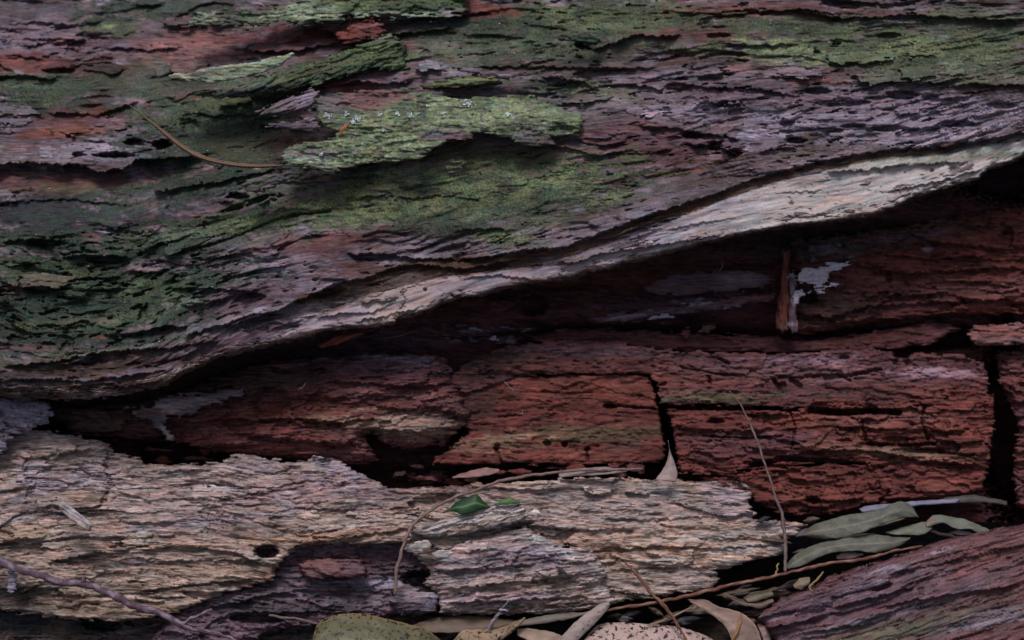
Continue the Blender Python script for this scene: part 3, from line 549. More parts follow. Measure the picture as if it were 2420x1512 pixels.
block('heartwood_block', [(1640, 1122), (1720, 1118), (1830, 1105), (1950, 1098), (2080, 1098), (2135, 1100), (2130, 1160), (2060, 1190), (1960, 1215), (1850, 1212), (1790, 1190), (1770, 1160), (1700, 1150)],
      'red', -30, tilt=(-2, 4), rel=(3, 2, 1.2, .6), lam=(42, 22, 9), edge=(5, 9), seed=36, pitn=4, stretch=6, warp=.7, pl=[(4, 80, 34, 4), (2, 36, 16, 2)],
      blobs=(('redb', 1850, 1150, 100, 26, 0, .6), ('redb', 1980, 1170, 70, 22, 0, .6)), ledges=(([(1840, 1130), (1950, 1140), (2010, 1128)], 8, 16), ([(1900, 1178), (1990, 1186), (2060, 1170)], 9, 14)), pits=((1920, 1182, 16, 8, 14),))
block('heartwood_block', [(2115, 1095), (2200, 1100), (2280, 1105), (2336, 1100), (2325, 1150), (2290, 1170), (2200, 1180), (2110, 1182), (2080, 1195), (2100, 1160)],
      'red', -34, tilt=(-2, 4), rel=(5, 3, 1.3, .4), lam=(36, 18, 8), edge=(9, 14), seed=37, stretch=3, blobs=(('redb', 2240, 1150, 80, 20, 0, .6),))
block('heartwood_block', [(2355, 830), (2440, 822), (2800, 830), (2800, 1215), (2400, 1200), (2392, 1100), (2405, 1000), (2385, 960), (2360, 900)],
      'reds', -60, tilt=(-1.5, 5), rel=(7, 4, 1.5, .5), lam=(52, 24, 9), edge=(12, 20), seed=38, pitn=6, stretch=3.5, blobs=(('redb', 2420, 900, 50, 40, 0, .4), ('redb', 2430, 1080, 50, 40, 0, .5)), thick=50)
block('heartwood_block', [(2285, 790), (2300, 768), (2360, 768), (2420, 762), (2520, 770), (2520, 812), (2420, 812), (2350, 818), (2305, 814)],
      'pink', -52, tilt=(-1, 12), rel=(3, 2, 1, .4), edge=(8, 12), seed=39, blobs=(('redb', 2380, 780, 80, 14, 0, .5),))
# --- weathered stub of the broken inner limb
block('broken_stub', [(110, 965), (230, 958), (330, 950), (420, 925), (520, 885), (640, 852), (800, 840), (930, 833), (1040, 838), (1072, 870), (1085, 930), (1112, 975), (1105, 1000), (1050, 1050), (960, 1064), (905, 1050), (880, 1022), (862, 1030), (892, 1085), (870, 1098), (800, 1100), (700, 1087), (560, 1080), (480, 1060), (400, 1037), (300, 1040), (170, 1024)],
      'reds', -24, grain=.04, tilt=(1.6, 5), rel=(4, 2.4, 1.2, .9), lam=(46, 22, 8), edge=(26, 44), bow=10, seed=40, warp=1.0, pl=[(4, 150, 36, 2), (2, 60, 16, 2)],
      blobs=(('brown', 420, 930, 300, 40, 8, .8), ('purple', 900, 860, 170, 26, -4, .85), ('lilac', 960, 848, 70, 10, -5, .45), ('redb', 700, 975, 260, 40, 0, .55), ('redb', 640, 1045, 220, 26, 0, .5), ('ochre', 920, 1010, 140, 30, -4, .4), ('tan', 980, 1000, 110, 26, -5, .45), ('pink', 900, 930, 140, 12, -4, .4), ('brown', 250, 1000, 160, 20, 0, .8), ('orange', 740, 958, 18, 10, 40, .5), ('brown', 1075, 960, 26, 30, 0, .5)),
      ledges=(([(620, 985), (720, 990), (800, 1000), (900, 985)], 8, 18), ([(760, 900), (860, 905), (980, 915), (1080, 905)], 9, 20), ([(860, 955), (960, 968), (1080, 960)], 6, 12), ([(520, 1020), (600, 1030), (700, 1040), (860, 1050)], 10, 20), ([(660, 940), (700, 935), (800, 920)], 8, 18), ([(860, 1010), (980, 1022), (1080, 1010)], 7, 12), ([(500, 945), (580, 950), (640, 940)], 8, 14)),
      pits=((640, 950, 40, 30, 14), (560, 1000, 30, 8, 10)), thick=50, step=2.4)
block('wood_sliver', [(300, 966), (360, 958), (400, 932), (500, 924), (582, 914), (576, 930), (530, 946), (483, 962), (450, 982), (400, 986), (388, 1004), (416, 1036), (402, 1042), (376, 1018), (350, 990), (318, 978)],
      'grey', -12, rel=(2, 1.6, .8, .7), edge=(5, 9), jag=8, seed=41, thick=4, mat=M_pale, tilt=(0, -8), blobs=(('ochre', 320, 970, 40, 10, 0, .5), ('tanp', 420, 960, 80, 14, 10, .7), ('pale', 400, 1025, 18, 16, 0, .6), ('brown', 500, 925, 60, 7, 10, .7), ('reds', 350, 975, 30, 10, 0, .6)), label='pale split sliver over the dark hollow')
# torn splinters under the rim
block('wood_sliver', [(748, 818), (790, 796), (850, 783), (868, 786), (820, 806), (765, 822)], 'redb', 2, grain=.4, rel=(0, 1, .6, .3), edge=(3, 6), jag=2, seed=42, thick=5)

# --- things lodged in the dark recess
block('wood_sliver', [(1520, 690), (1545, 662), (1600, 646), (1700, 637), (1790, 644), (1833, 662), (1800, 680), (1700, 690), (1620, 697)], 'purple', -58, rel=(0, .6, .5, .3), edge=(4, 8), jag=5, seed=43, thick=8, tilt=(0, 10), mat=M_pale, blobs=(('grey', 1740, 660, 80, 10, 0, .5), ('brown', 1580, 680, 60, 10, 0, .6)), label='purple-grey flat slab in the dark recess')
block('wood_sliver', [(1849, 590), (1866, 588), (1868, 640), (1865, 780), (1850, 786), (1834, 778), (1842, 700)], 'red', -54, rel=(0, 1, .6, .6), edge=(5, 8), jag=4, seed=44, thick=12, vert=True, blobs=(('orange', 1855, 680, 10, 90, 0, .5), ('brown', 1850, 770, 14, 14, 0, .6)), label='rust orange upright stick in the recess')
block('wood_sliver', [(1866, 650), (1878, 650), (1880, 700), (1886, 786), (1874, 790), (1864, 770)], 'purple', -50, rel=(0, 0, .5, .3), edge=(3, 6), jag=3, seed=45, thick=10, vert=True, blobs=(('lilac', 1873, 765, 12, 7, 0, .8), ('lilac', 1874, 700, 8, 20, 0, .6)))
for k, pts in enumerate(([(1888, 645), (1900, 632), (1930, 630), (1955, 622), (1992, 618), (2010, 622), (1985, 636), (1962, 650), (1950, 672), (1935, 680), (1915, 668), (1892, 664)],
                         [(1858, 650), (1874, 640), (1884, 652), (1880, 668), (1866, 672)], [(1872, 702), (1890, 690), (1930, 684), (1985, 665), (1980, 675), (1930, 692), (1888, 700), (1884, 715), (1873, 716)],
                         [(1530, 752), (1545, 742), (1575, 741), (1590, 748), (1565, 756), (1540, 758)], [(1430, 752), (1500, 746), (1522, 742), (1518, 750), (1470, 758)],
                         [(1100, 782), (1112, 774), (1135, 774), (1138, 780), (1118, 784)], [(1055, 802), (1080, 800), (1088, 806), (1062, 808)], [(1156, 804), (1170, 798), (1180, 803), (1165, 808)], [(1234, 780), (1250, 772), (1264, 776), (1250, 783)],
                         [(1640, 712), (1652, 702), (1670, 706), (1658, 714)], [(1700, 722), (1745, 714), (1760, 718), (1712, 728)])):
    block('white_crust', pts, 'crust' if k in (0, 2) else 'lilac' if k in (3, 5, 7) else 'grey', (-50 if k < 3 else -62 if k < 5 or k > 8 else -70), rel=(0, 1, .8, .4), lam=(20, 10, 5), edge=(3, 5), jag=7, seed=46 + k, thick=4, mat=M_crust, step=2.2, tint=(.25, .2))

block('wood_sliver', [(1395, 752), (1480, 738), (1600, 722), (1700, 708), (1790, 696), (1838, 690), (1832, 706), (1790, 716), (1700, 732), (1600, 742), (1480, 758), (1410, 762)], 'purple', -62, grain=.12, rel=(1, 2, 1, .5), edge=(5, 9), jag=5, seed=70, thick=8, tilt=(0, 8), blobs=(('reds', 1760, 708, 80, 8, 8, .8), ('lilac', 1650, 715, 40, 6, 6, .7), ('lilac', 1480, 748, 50, 4, 8, .6)))
rc = random.Random(3)
for k in range(9):
    cx, cy = (rc.uniform(1885, 2040), rc.uniform(575, 640)) if k < 4 else (rc.uniform(1000, 1290), rc.uniform(770, 812))
    w_, h_ = rc.uniform(7, 20), rc.uniform(3, 8)
    block('white_crust', [(cx - w_, cy), (cx - w_ * .4, cy - h_), (cx + w_ * .5, cy - h_ * .8), (cx + w_, cy + h_ * .2), (cx + w_ * .3, cy + h_), (cx - w_ * .6, cy + h_ * .8)], 'grey' if k % 2 else 'purple', -66 if k < 4 else -80, rel=(0, 1, .8, .5), edge=(3, 5), jag=8, seed=500 + k, thick=6, mat=M_crust, step=2.2, tint=(.25, .2), pl=[])

# --- bleached lower wood
g = Grid(-420, 1935, 995, 1475, 2.3, lambda X, Y: (X, Y - .05 * np.clip(X - 900, 0, 999) * sst(Y, 1150, 1350) + 18 * np.sin(X / 170.0) * (1 - sst(X, 600, 1000)) * sst(Y, 1000, 1120)), 'tan', 14, 60)
TANP = [(-400, 1010), (0, 1028), (60, 1013), (130, 1022), (250, 1042), (272, 1068), (330, 1082), (345, 1098), (420, 1100), (520, 1092), (545, 1078), (600, 1072), (640, 1085), (715, 1092), (740, 1074), (800, 1085), (835, 1110), (880, 1130), (912, 1150), (960, 1152), (1100, 1146), (1150, 1142), (1310, 1132), (1400, 1128), (1560, 1134), (1700, 1135), (1768, 1140), (1782, 1165), (1768, 1185), (1785, 1215), (1778, 1226), (1850, 1230), (1908, 1240), (1880, 1262), (1850, 1272), (1862, 1292), (1848, 1312), (1762, 1330), (1690, 1350), (1702, 1370), (1680, 1392), (1600, 1402), (1450, 1425), (1300, 1440), (1060, 1430), (1010, 1340), (945, 1282), (860, 1290), (760, 1287), (690, 1306), (658, 1335), (645, 1372), (520, 1405), (442, 1440), (370, 1457), (300, 1468), (150, 1462), (0, 1440), (-400, 1430)]
X, Y = g.X, g.Y; g.outline(TANP, 5)
tand = lambda X, Y: -8 + 34 * sst(Y, 1010, 1330) + 10 * sst(Y, 1300, 1500) - 34 * X / 2420 * sst(X, 900, 1900) - 12 * sst(X, 1500, 1900)
g.D += tand(X, Y) + 5 * fbm(X / 260, Y / 130, 61, 2)
rg = .6 + .8 * sst(fbm(X / 180, Y / 70, 66, 2), -.5, .6)
rg = .25 + 1.15 * sst(fbm(X / 150, Y / 50, 66, 3), -.4, .6)
g.relief(2.6, 1.1, .6, 1.15, 110, 36, 12, .8, rg, 8, .5 + .7 * sst(fbm(X / 110, Y / 40, 69, 2), -.5, .5))
g.plate(4.2, 240, 56, 1.6, .04, col=.12); g.plate(1.7, 120, 19, 1.3, .06, rough=rg, seed=1, col=.13); g.plate(.8, 60, 8, .7, .08, seed=2, col=.12)
g.D += 1.6 * fbm(g.S / 40, g.T / 9, 67, 3)
g.D += .7 * np.abs(fbm(g.S / 90, g.T / 4.5, 68, 2))
for l in (([(0, 1075), (80, 1082), (160, 1068), (235, 1060)], 7, 14), ([(60, 1200), (130, 1195), (190, 1205), (260, 1190)], 7, 14), ([(-100, 1290), (0, 1285), (60, 1272), (110, 1280)], 8, 14), ([(90, 1330), (150, 1322), (220, 1305), (300, 1312)], 9, 20),
          ([(290, 1315), (400, 1326), (520, 1325), (640, 1322)], 6, 14), ([(250, 1230), (340, 1236), (420, 1232)], 6, 12), ([(350, 1118), (430, 1112), (520, 1108)], 7, 10), ([(560, 1175), (640, 1155), (720, 1135), (830, 1140)], 6, 12),
          ([(620, 1215), (700, 1200), (800, 1205), (890, 1195)], 5, 12), ([(300, 1400), (380, 1392), (470, 1378), (620, 1372)], 8, 16), ([(100, 1400), (200, 1408), (300, 1402)], 6, 12), ([(900, 1160), (1000, 1168), (1120, 1160)], 4, 10),
          ([(1260, 1172), (1400, 1168), (1520, 1160), (1700, 1164)], 4, 10), ([(1260, 1248), (1400, 1252), (1520, 1246)], 7, 12), ([(1420, 1225), (1560, 1228), (1720, 1218)], 5, 10), ([(1440, 1300), (1560, 1290), (1700, 1296), (1840, 1286)], 7, 14),
          ([(1430, 1350), (1560, 1340), (1690, 1342)], 6, 14), ([(800, 1275), (870, 1262), (960, 1250), (1010, 1248)], 8, 12), ([(100, 1130), (170, 1140), (220, 1135)], 5, 10), ([(900, 1205), (980, 1212), (1060, 1205)], 4, 10), ([(1550, 1190), (1650, 1186), (1770, 1192)], 5, 10)):
    g.ledge(l[0], l[1], l[2], 4)
g.groove([(262, 1060), (250, 1100), (262, 1150), (235, 1200)], 5, 5, 9); g.groove([(64, 1085), (60, 1120), (72, 1150), (62, 1195)], 5, 4, 9)
g.pit(631, 1303, 27, 15, 45, 0, .12, .25); g.pit(735, 1298, 44, 12, 22, 8); g.pit(470, 1150, 60, 10, 5)
for b in (('tanp', 120, 1040, 160, 30, 0, .8), ('grey', 500, 1200, 500, 110, 0, .22), ('tanp', 350, 1150, 420, 60, 0, .5), ('tanp', 1500, 1220, 420, 60, 0, .5), ('brown', 420, 1085, 90, 18, 0, .5), ('brown', 280, 1215, 120, 8, 0, .35), ('olive', 600, 1345, 200, 14, 0, .3), ('lilac', 100, 1130, 60, 36, 0, .55), ('lilac', 215, 1120, 60, 32, 0, .5), ('grey', 60, 1200, 150, 24, 0, .5), ('ochre', 200, 1175, 60, 14, 0, .5), ('tanp', 600, 1120, 260, 50, 5, .7), ('pinkw', 760, 1150, 160, 36, 8, .5), ('grey', 880, 1170, 60, 40, 20, .6), ('lilac', 790, 1100, 60, 20, -20, .5),
          ('lilac', 500, 1230, 180, 12, 6, .45), ('lilac', 620, 1100, 60, 16, 0, .4), ('peach', 700, 1275, 200, 12, 3, .55), ('peach', 330, 1290, 160, 9, 0, .45), ('ochre', 520, 1350, 260, 20, 0, .3), ('ochre', 300, 1440, 200, 22, -3, .55), ('ochre', 50, 1260, 60, 14, 0, .7), ('olive', 200, 1395, 180, 16, 0, .5), ('brown', 500, 1385, 160, 10, 8, .6), ('brown', 250, 1330, 120, 10, 0, .5),
          ('redb', 620, 1368, 50, 12, 30, .45), ('orange', 860, 1258, 90, 8, 5, .55), ('peach', 1530, 1285, 200, 40, 4, .4), ('orange', 1460, 1330, 60, 5, 10, .5), ('ochre', 1700, 1240, 80, 12, 0, .35), ('palew', 1790, 1300, 90, 16, 6, .6), ('peach', 1760, 1312, 100, 7, 4, .5), ('lilac', 1730, 1170, 60, 40, 0, .55), ('palew', 1650, 1270, 130, 12, 5, .35),
          ('pink', 1100, 1165, 160, 16, 0, .3), ('tanp', 1450, 1180, 260, 36, 0, .5), ('reds', 1000, 1148, 120, 7, 0, .8), ('palew', 1560, 1160, 60, 16, -10, .4), ('lilac', 1840, 1245, 50, 8, -5, .5), ('olive', 1300, 1190, 100, 9, 0, .3), ('moss', 300, 1052, 30, 8, 0, .5), ('grey', 300, 1330, 60, 9, 0, .5), ('brown', 800, 1290, 100, 9, 0, .7), ('tanp', 1600, 1370, 120, 20, 5, .6), ('greyd', 120, 1225, 60, 8, 0, .5), ('black', 20, 1400, 60, 60, 0, .6)):
    g.blob(*b)
g.tint(.55, .22); g.edge(9, 14); TANG = g
g.build('bleached_wood', M_pale, LOG, 30)
# left flaky lilac piece
block('flaky_wood', [(-400, 930), (0, 935), (60, 930), (110, 948), (128, 975), (112, 1000), (70, 1012), (30, 1030), (8, 1070), (-30, 1090), (-400, 1080)], 'lilac', 10, rel=(5, 4, 2, .6), lam=(34, 16, 8), edge=(8, 12), jag=8, seed=80, tilt=(-2, 6), stretch=3, warp=1.6, mat=M_pale, tint=(.4, .3), blobs=(('greyd', 60, 940, 90, 12, 0, .7), ('grey', -100, 1000, 120, 40, 0, .7)))
# bark showing beneath
block('inner_bark', [(330, 1540), (400, 1455), (440, 1425), (600, 1370), (640, 1300), (740, 1270), (960, 1270), (1030, 1330), (1060, 1400), (1040, 1450), (900, 1462), (760, 1475), (640, 1490), (560, 1540)], 'purple', 18, rel=(5, 3.5, 1.6, .6), lam=(44, 20, 9), edge=(12, 20), seed=81, tilt=(-1, 6), mat=M_bark, step=2.4, pitn=4, wav=16, warp=1.5,
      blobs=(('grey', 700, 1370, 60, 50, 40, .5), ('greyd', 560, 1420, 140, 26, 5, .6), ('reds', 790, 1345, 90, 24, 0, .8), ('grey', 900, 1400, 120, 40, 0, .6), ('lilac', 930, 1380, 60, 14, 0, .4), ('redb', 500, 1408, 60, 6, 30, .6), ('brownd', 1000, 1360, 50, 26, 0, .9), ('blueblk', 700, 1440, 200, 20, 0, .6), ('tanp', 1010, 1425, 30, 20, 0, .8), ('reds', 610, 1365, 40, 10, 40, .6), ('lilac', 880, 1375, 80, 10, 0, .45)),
      ledges=(([(470, 1440), (560, 1425), (650, 1400), (720, 1410)], 9, 18), ([(680, 1390), (760, 1398), (900, 1392)], 7, 14), ([(560, 1460), (640, 1450), (740, 1445), (860, 1450)], 9, 16)), pits=((990, 1368, 34, 18, 26), (610, 1460, 60, 12, 14)))
block('bark_nub', [(706, 1332), (730, 1322), (800, 1320), (855, 1322), (868, 1345), (862, 1362), (800, 1366), (735, 1368), (712, 1350)], 'reds', 36, rel=(2, 2, 1, .4), edge=(6, 9), jag=4, seed=82, mat=M_bark, tilt=(0, 8), blobs=(('pink', 760, 1340, 50, 14, 5, .4), ('purple', 830, 1345, 30, 14, 0, .6)))
block('bark_nub', [(930, 1400), (960, 1382), (985, 1392), (1000, 1400), (1035, 1398), (1036, 1440), (1010, 1448), (985, 1442), (950, 1450), (925, 1430)], 'grey', 40, rel=(2, 3, 1.5, .6), edge=(5, 8), jag=7, seed=83, mat=M_pale, tilt=(0, 6), blobs=(('lilac', 1010, 1405, 30, 14, 0, .7), ('tanp', 980, 1400, 30, 10, 0, .5)))
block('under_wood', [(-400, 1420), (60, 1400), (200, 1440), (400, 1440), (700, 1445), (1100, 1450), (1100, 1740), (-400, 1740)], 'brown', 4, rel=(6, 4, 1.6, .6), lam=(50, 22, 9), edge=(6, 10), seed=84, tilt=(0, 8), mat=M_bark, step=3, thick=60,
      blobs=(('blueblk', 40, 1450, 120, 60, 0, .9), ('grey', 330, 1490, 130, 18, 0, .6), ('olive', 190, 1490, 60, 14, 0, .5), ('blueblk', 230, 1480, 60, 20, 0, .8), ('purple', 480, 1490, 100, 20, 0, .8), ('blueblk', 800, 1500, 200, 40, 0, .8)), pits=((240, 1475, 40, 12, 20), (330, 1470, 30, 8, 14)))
# front grey block with pale crest
block('front_slab', [(1000, 1380), (1035, 1330), (1073, 1290), (1140, 1266), (1206, 1252), (1240, 1241), (1273, 1262), (1320, 1289), (1373, 1294), (1413, 1313), (1433, 1355), (1423, 1378), (1462, 1421), (1430, 1436), (1340, 1446), (1206, 1452), (1040, 1450), (1034, 1400)],
      'tanp', 44, grain=.1, rel=(3, 2.4, 1.5, 1.0), lam=(44, 20, 9), edge=(10, 14), seed=85, tilt=(-1, 2), bow=8, mat=M_pale, step=2.2, jag=4, warp=.9, stretch=9, pl=[(2.5, 140, 30, 1.5), (1.5, 60, 14, 1.5)], tint=(.6, .25),
      blobs=(('grey', 1180, 1330, 180, 34, 6, .7), ('lilac', 1240, 1310, 90, 22, 0, .4), ('reds', 1130, 1305, 50, 12, 0, .4), ('reds', 1240, 1325, 50, 8, 0, .4), ('palew', 1300, 1290, 90, 9, -25, .7), ('palew', 1420, 1345, 18, 40, -15, .5), ('ochre', 1260, 1385, 150, 16, 4, .5), ('pinkw', 1180, 1410, 150, 14, 2, .6), ('ochre', 1380, 1410, 60, 14, 0, .4), ('brown', 1300, 1432, 180, 8, 3, .8), ('brown', 1150, 1395, 140, 7, 4, .6), ('palew', 1440, 1410, 26, 12, -30, .5), ('greyd', 1380, 1345, 40, 10, 0, .5)),
      ledges=(([(1040, 1392), (1140, 1385), (1250, 1372), (1380, 1355)], 9, 16), ([(1045, 1352), (1150, 1344), (1290, 1328)], 6, 12), ([(1050, 1425), (1200, 1420), (1400, 1408)], 10, 16)), pits=((1262, 1374, 7, 4, 8), (1290, 1372, 5, 3, 6)))
block('wood_sliver', [(970, 1258), (1013, 1238), (1073, 1219), (1123, 1203), (1173, 1192), (1232, 1189), (1243, 1200), (1250, 1221), (1206, 1238), (1140, 1254), (1073, 1268), (1006, 1268)], 'pale', 44, grain=.26, rel=(3, 2.4, 1.3, .8), lam=(26, 13, 7), edge=(6, 9), seed=86, jag=3, mat=M_pale, step=2.0, thick=14, tint=(.6, .2), tilt=(2, 0),
      blobs=(('ochre', 1120, 1240, 120, 8, 14, .5), ('brown', 1080, 1262, 120, 6, 14, .6)), label='pale raised splinter below the green leaf')
block('wood_sliver', [(953, 1296), (980, 1279), (1012, 1274), (1022, 1290), (1000, 1302), (965, 1304)], 'pale', 46, rel=(0, 1, .8, .4), edge=(3, 6), jag=3, seed=87, mat=M_pale, thick=5, blobs=(('ochre', 985, 1290, 30, 8, 0, .4),))
block('wood_sliver', [(1018, 1308), (1045, 1296), (1074, 1304), (1060, 1318), (1030, 1320)], 'pale', 44, rel=(0, 1, .8, .4), edge=(3, 6), jag=3, seed=88, mat=M_pale, thick=5)

# --- bark flakes on the shell
FLK = [(664, 372), (672, 350), (710, 338), (745, 335), (790, 325), (800, 312), (765, 300), (748, 275), (752, 245), (740, 228), (790, 226), (850, 215), (940, 208), (1010, 215), (1060, 228), (1100, 232), (1190, 228), (1250, 224), (1290, 236), (1330, 258), (1375, 268), (1376, 290), (1368, 322), (1330, 322), (1300, 320), (1315, 345), (1280, 348), (1240, 342), (1200, 328), (1165, 318), (1128, 312), (1110, 330), (1060, 332), (1030, 345), (1015, 360), (985, 378), (930, 382), (890, 382), (840, 396), (790, 404), (720, 400), (680, 392)]


def flkfn(g):
    g.D += 4 * fbm(g.X / 90, g.Y / 70, 99, 3) + 1.3 * fbm(g.X / 14, g.Y / 10, 98, 3) - 14 * sst(g.Y, 300, 225) + 3 * sst(g.X, 1000, 1300)
    q = fbm(g.X / 11, g.Y / 8, 97, 3)
    w = sst(q, -.1, .5)[..., None] * .75; g.C += (PAL['mint'] * .9 + PAL['mossb'] * .2 - g.C) * w * g.M[..., None]
    w = sst(fbm(g.X / 16, g.Y / 9, 96, 3), .15, .6)[..., None] * .85; g.C += (PAL['greyd'] * 1.5 - g.C) * w


FL = block('bark_flake', FLK, 'moss', 20, rel=(1.5, 1.5, .8, .4), lam=(50, 22, 9), edge=(5, 8), seed=90, jag=5, thick=7, mat=M_shell, step=2.0, tint=(.3, .3), tilt=(-1.2, 11), fn=flkfn,
           blobs=(('mossb', 900, 330, 200, 50, 10, .7, .75, .4, 1), ('mossb', 1150, 265, 220, 40, -5, .7), ('mint', 760, 370, 90, 20, 0, .7), ('grey', 740, 362, 60, 14, 0, .6), ('pink', 880, 228, 90, 18, 3, .95), ('pink', 880, 245, 40, 14, 0, .8), ('mossd', 1240, 310, 60, 26, 0, .6), ('purple', 1060, 322, 60, 10, 0, .8), ('grey', 1050, 315, 60, 14, 0, .6), ('pink', 1090, 328, 30, 7, 0, .7), ('greyd', 1270, 325, 50, 20, -10, .8), ('mossb', 880, 378, 70, 9, 5, .7), ('mossy', 1330, 300, 40, 20, 0, .8), ('grey', 780, 245, 40, 20, 0, .6), ('mossd', 980, 250, 40, 26, 40, .4)),
           pits=((1330, 305, 28, 10, 6),), label='large curled flake covered in bright green moss and lichen')
# lichen rosettes on the flake
rl_ = random.Random(5)
for cx, cy, R in ((773, 272, 12), (820, 268, 7), (846, 281, 14), (833, 288, 6), (897, 270, 8), (940, 268, 7), (969, 273, 9), (1103, 245, 15), (1048, 268, 6), (1010, 250, 5), (1200, 270, 6), (905, 310, 5), (760, 365, 6), (1150, 295, 5)):
    V = []; F = []
    for k in range(int(R * 3.0)):
        a = rl_.uniform(0, 6.28); r = R * min(1.1, abs(rl_.gauss(.4, .35))); px, py = cx + r * math.cos(a), cy + r * .8 * math.sin(a)
        s = rl_.uniform(1.0, 2.5); n = 5; b0 = len(V); d = LASTG.D[min(len(LASTG.ys) - 1, np.searchsorted(LASTG.ys, py)), min(len(LASTG.xs) - 1, np.searchsorted(LASTG.xs, px))] + .6 + rl_.uniform(0, 1.2)
        V.append(P(px, py, d + .8)); ph = rl_.uniform(0, 6)
        for j in range(n):
            t = ph + j * 2 * math.pi / n; q = s * rl_.uniform(.7, 1.3)
            V.append(P(px + q * math.cos(t), py + q * math.sin(t), d + rl_.uniform(0, 1.6))); F.append((b0, b0 + 1 + (j + 1) % n, b0 + 1 + j))
        for j in range(n): V.append(P(px, py, d - 3.0) * .5 + V[b0 + 1 + j] * .5); F.append((b0 + 1 + j, b0 + 1 + (j + 1) % n, b0 + n + 1 + j))
    o = mesh('lichen', np.array(V), np.array(F), M_crust, FL, np.tile([.58, .68, .68, 0], (len(V), 1)), smooth=False)

block('bark_flake', [(400, 178), (412, 172), (440, 176), (470, 165), (500, 158), (560, 152), (620, 142), (690, 124), (698, 128), (670, 150), (640, 165), (600, 178), (540, 190), (500, 196), (460, 190), (430, 192), (404, 188)],
      'mint', 8, rel=(.8, 1, .6, .3), edge=(4, 6), seed=91, jag=2.5, thick=5, mat=M_shell, step=2.0, tilt=(2, 6), blobs=(('mossy', 560, 165, 120, 14, 10, .5), ('grey', 470, 170, 50, 12, 0, .5), ('brown', 415, 184, 22, 8, -10, .9), ('greyd', 580, 185, 90, 5, 12, .7)), label='small pale green curled flake')
block('bark_flake', [(445, 60), (455, 30), (520, 24), (600, 26), (680, 10), (760, -30), (1100, -60), (1105, 8), (1092, 34), (1060, 36), (1030, 42), (975, 36), (900, 42), (860, 40), (800, 48), (760, 52), (700, 58), (640, 55), (600, 66), (560, 70), (520, 66), (480, 64)],
      'moss', -66, rel=(3.5, 3, 1.5, .6), lam=(32, 15, 8), edge=(6, 9), seed=92, jag=12, thick=8, mat=M_shell, step=2.3, tilt=(-1, 22), blobs=(('greyd', 560, 45, 110, 20, 0, .6), ('mossb', 700, 35, 130, 12, 8, .4), ('mossy', 840, 5, 160, 16, 0, .6), ('mossd', 960, 10, 80, 18, 0, .6), ('mint', 850, 36, 220, 9, 0, .8), ('mint', 700, 20, 100, 20, 0, .6), ('mint', 480, 45, 40, 14, 0, .6), ('lilac', 1070, 30, 30, 10, 0, .5), ('purple', 500, 62, 50, 9, 0, .6)), label='long mossy ledge of bark at the top')
block('bark_flake', [(572, 438), (590, 422), (630, 410), (680, 402), (696, 412), (680, 430), (640, 446), (610, 456), (584, 452)], 'grey', 40, grain=.15, rel=(1, 2, 1, .5), edge=(5, 8), seed=93, jag=5, thick=5, mat=M_shell, step=2.0, blobs=(('moss', 620, 430, 50, 14, 15, .7),), tilt=(0, 5))
block('bark_flake', [(1335, 108 - 20), (1360, 84), (1400, 84), (1430, 96), (1400, 108), (1365, 100)], 'mossd', -30, rel=(1, 2, 1, .5), edge=(4, 7), seed=94, jag=4, thick=5, mat=M_shell)
block('bark_flake', [(628, 296), (680, 285), (740, 290), (752, 300), (745, 308), (700, 306)], 'grey', 30, rel=(1, 1.5, 1, .5), edge=(4, 7), seed=95, jag=4, thick=4, mat=M_shell, tilt=(0, 6))
block('bark_flake', [(1060, 152), (1100, 158), (1190, 172), (1240, 170), (1250, 176), (1200, 186), (1150, 180), (1080, 166)], 'grey', -16, rel=(1, 1.5, 1, .5), edge=(4, 6), seed=96, jag=4, thick=4, mat=M_shell, tilt=(0, 6))

block('bark_flake', [(452, 222), (520, 212), (600, 196), (680, 172), (760, 140), (840, 108), (905, 84), (935, 86), (962, 112), (955, 140), (968, 160), (930, 168), (880, 160), (800, 185), (720, 205), (640, 222), (560, 232), (490, 232)], 'moss', -34, grain=.3, rel=(3.5, 3, 1.6, .7), lam=(30, 15, 8), edge=(5, 12), seed=130, jag=7, thick=14, mat=M_shell, step=2.2, tilt=(-5.5, 14), blobs=(('mossy', 880, 118, 60, 16, 30, .8), ('mossy', 700, 190, 120, 7, 14, .5), ('grey', 560, 215, 90, 9, 10, .5), ('brown', 760, 165, 50, 9, 20, .5), ('mossd', 620, 215, 160, 10, 12, .8), ('mossd', 800, 170, 120, 10, 14, .7), ('grey', 900, 92, 40, 6, 10, .5)))
block('bark_flake', [(790, 92), (800, 72), (835, 56), (880, 46), (905, 58), (912, 76), (890, 92), (850, 98), (815, 104)], 'red', -60, rel=(3, 3, 1.5, .5), edge=(8, 12), seed=131, jag=6, thick=12, mat=M_shell, step=2.2, tilt=(0, 10), blobs=(('pink', 870, 58, 30, 9, 10, .7), ('redb', 830, 80, 30, 8, 0, .6)))
block('bark_flake', [(596, 268), (640, 246), (690, 228), (735, 208), (756, 218), (750, 240), (735, 258), (690, 262), (650, 272)], 'grey', -2, grain=.3, rel=(2, 2.4, 1.3, .7), edge=(6, 9), seed=132, jag=6, thick=8, mat=M_shell, step=2.0, tilt=(0, 10), blobs=(('lilac', 730, 226, 24, 12, 20, .6), ('olive', 640, 258, 40, 8, 20, .5)))
block('bark_flake', [(628, 300), (690, 286), (730, 276), (754, 286), (762, 302), (720, 308), (680, 304)], 'grey', 12, grain=.15, rel=(1, 2, 1.2, .6), edge=(5, 8), seed=133, jag=5, thick=6, mat=M_shell, step=2.0, tilt=(0, 10), blobs=(('lilac', 700, 296, 40, 7, 8, .5),))
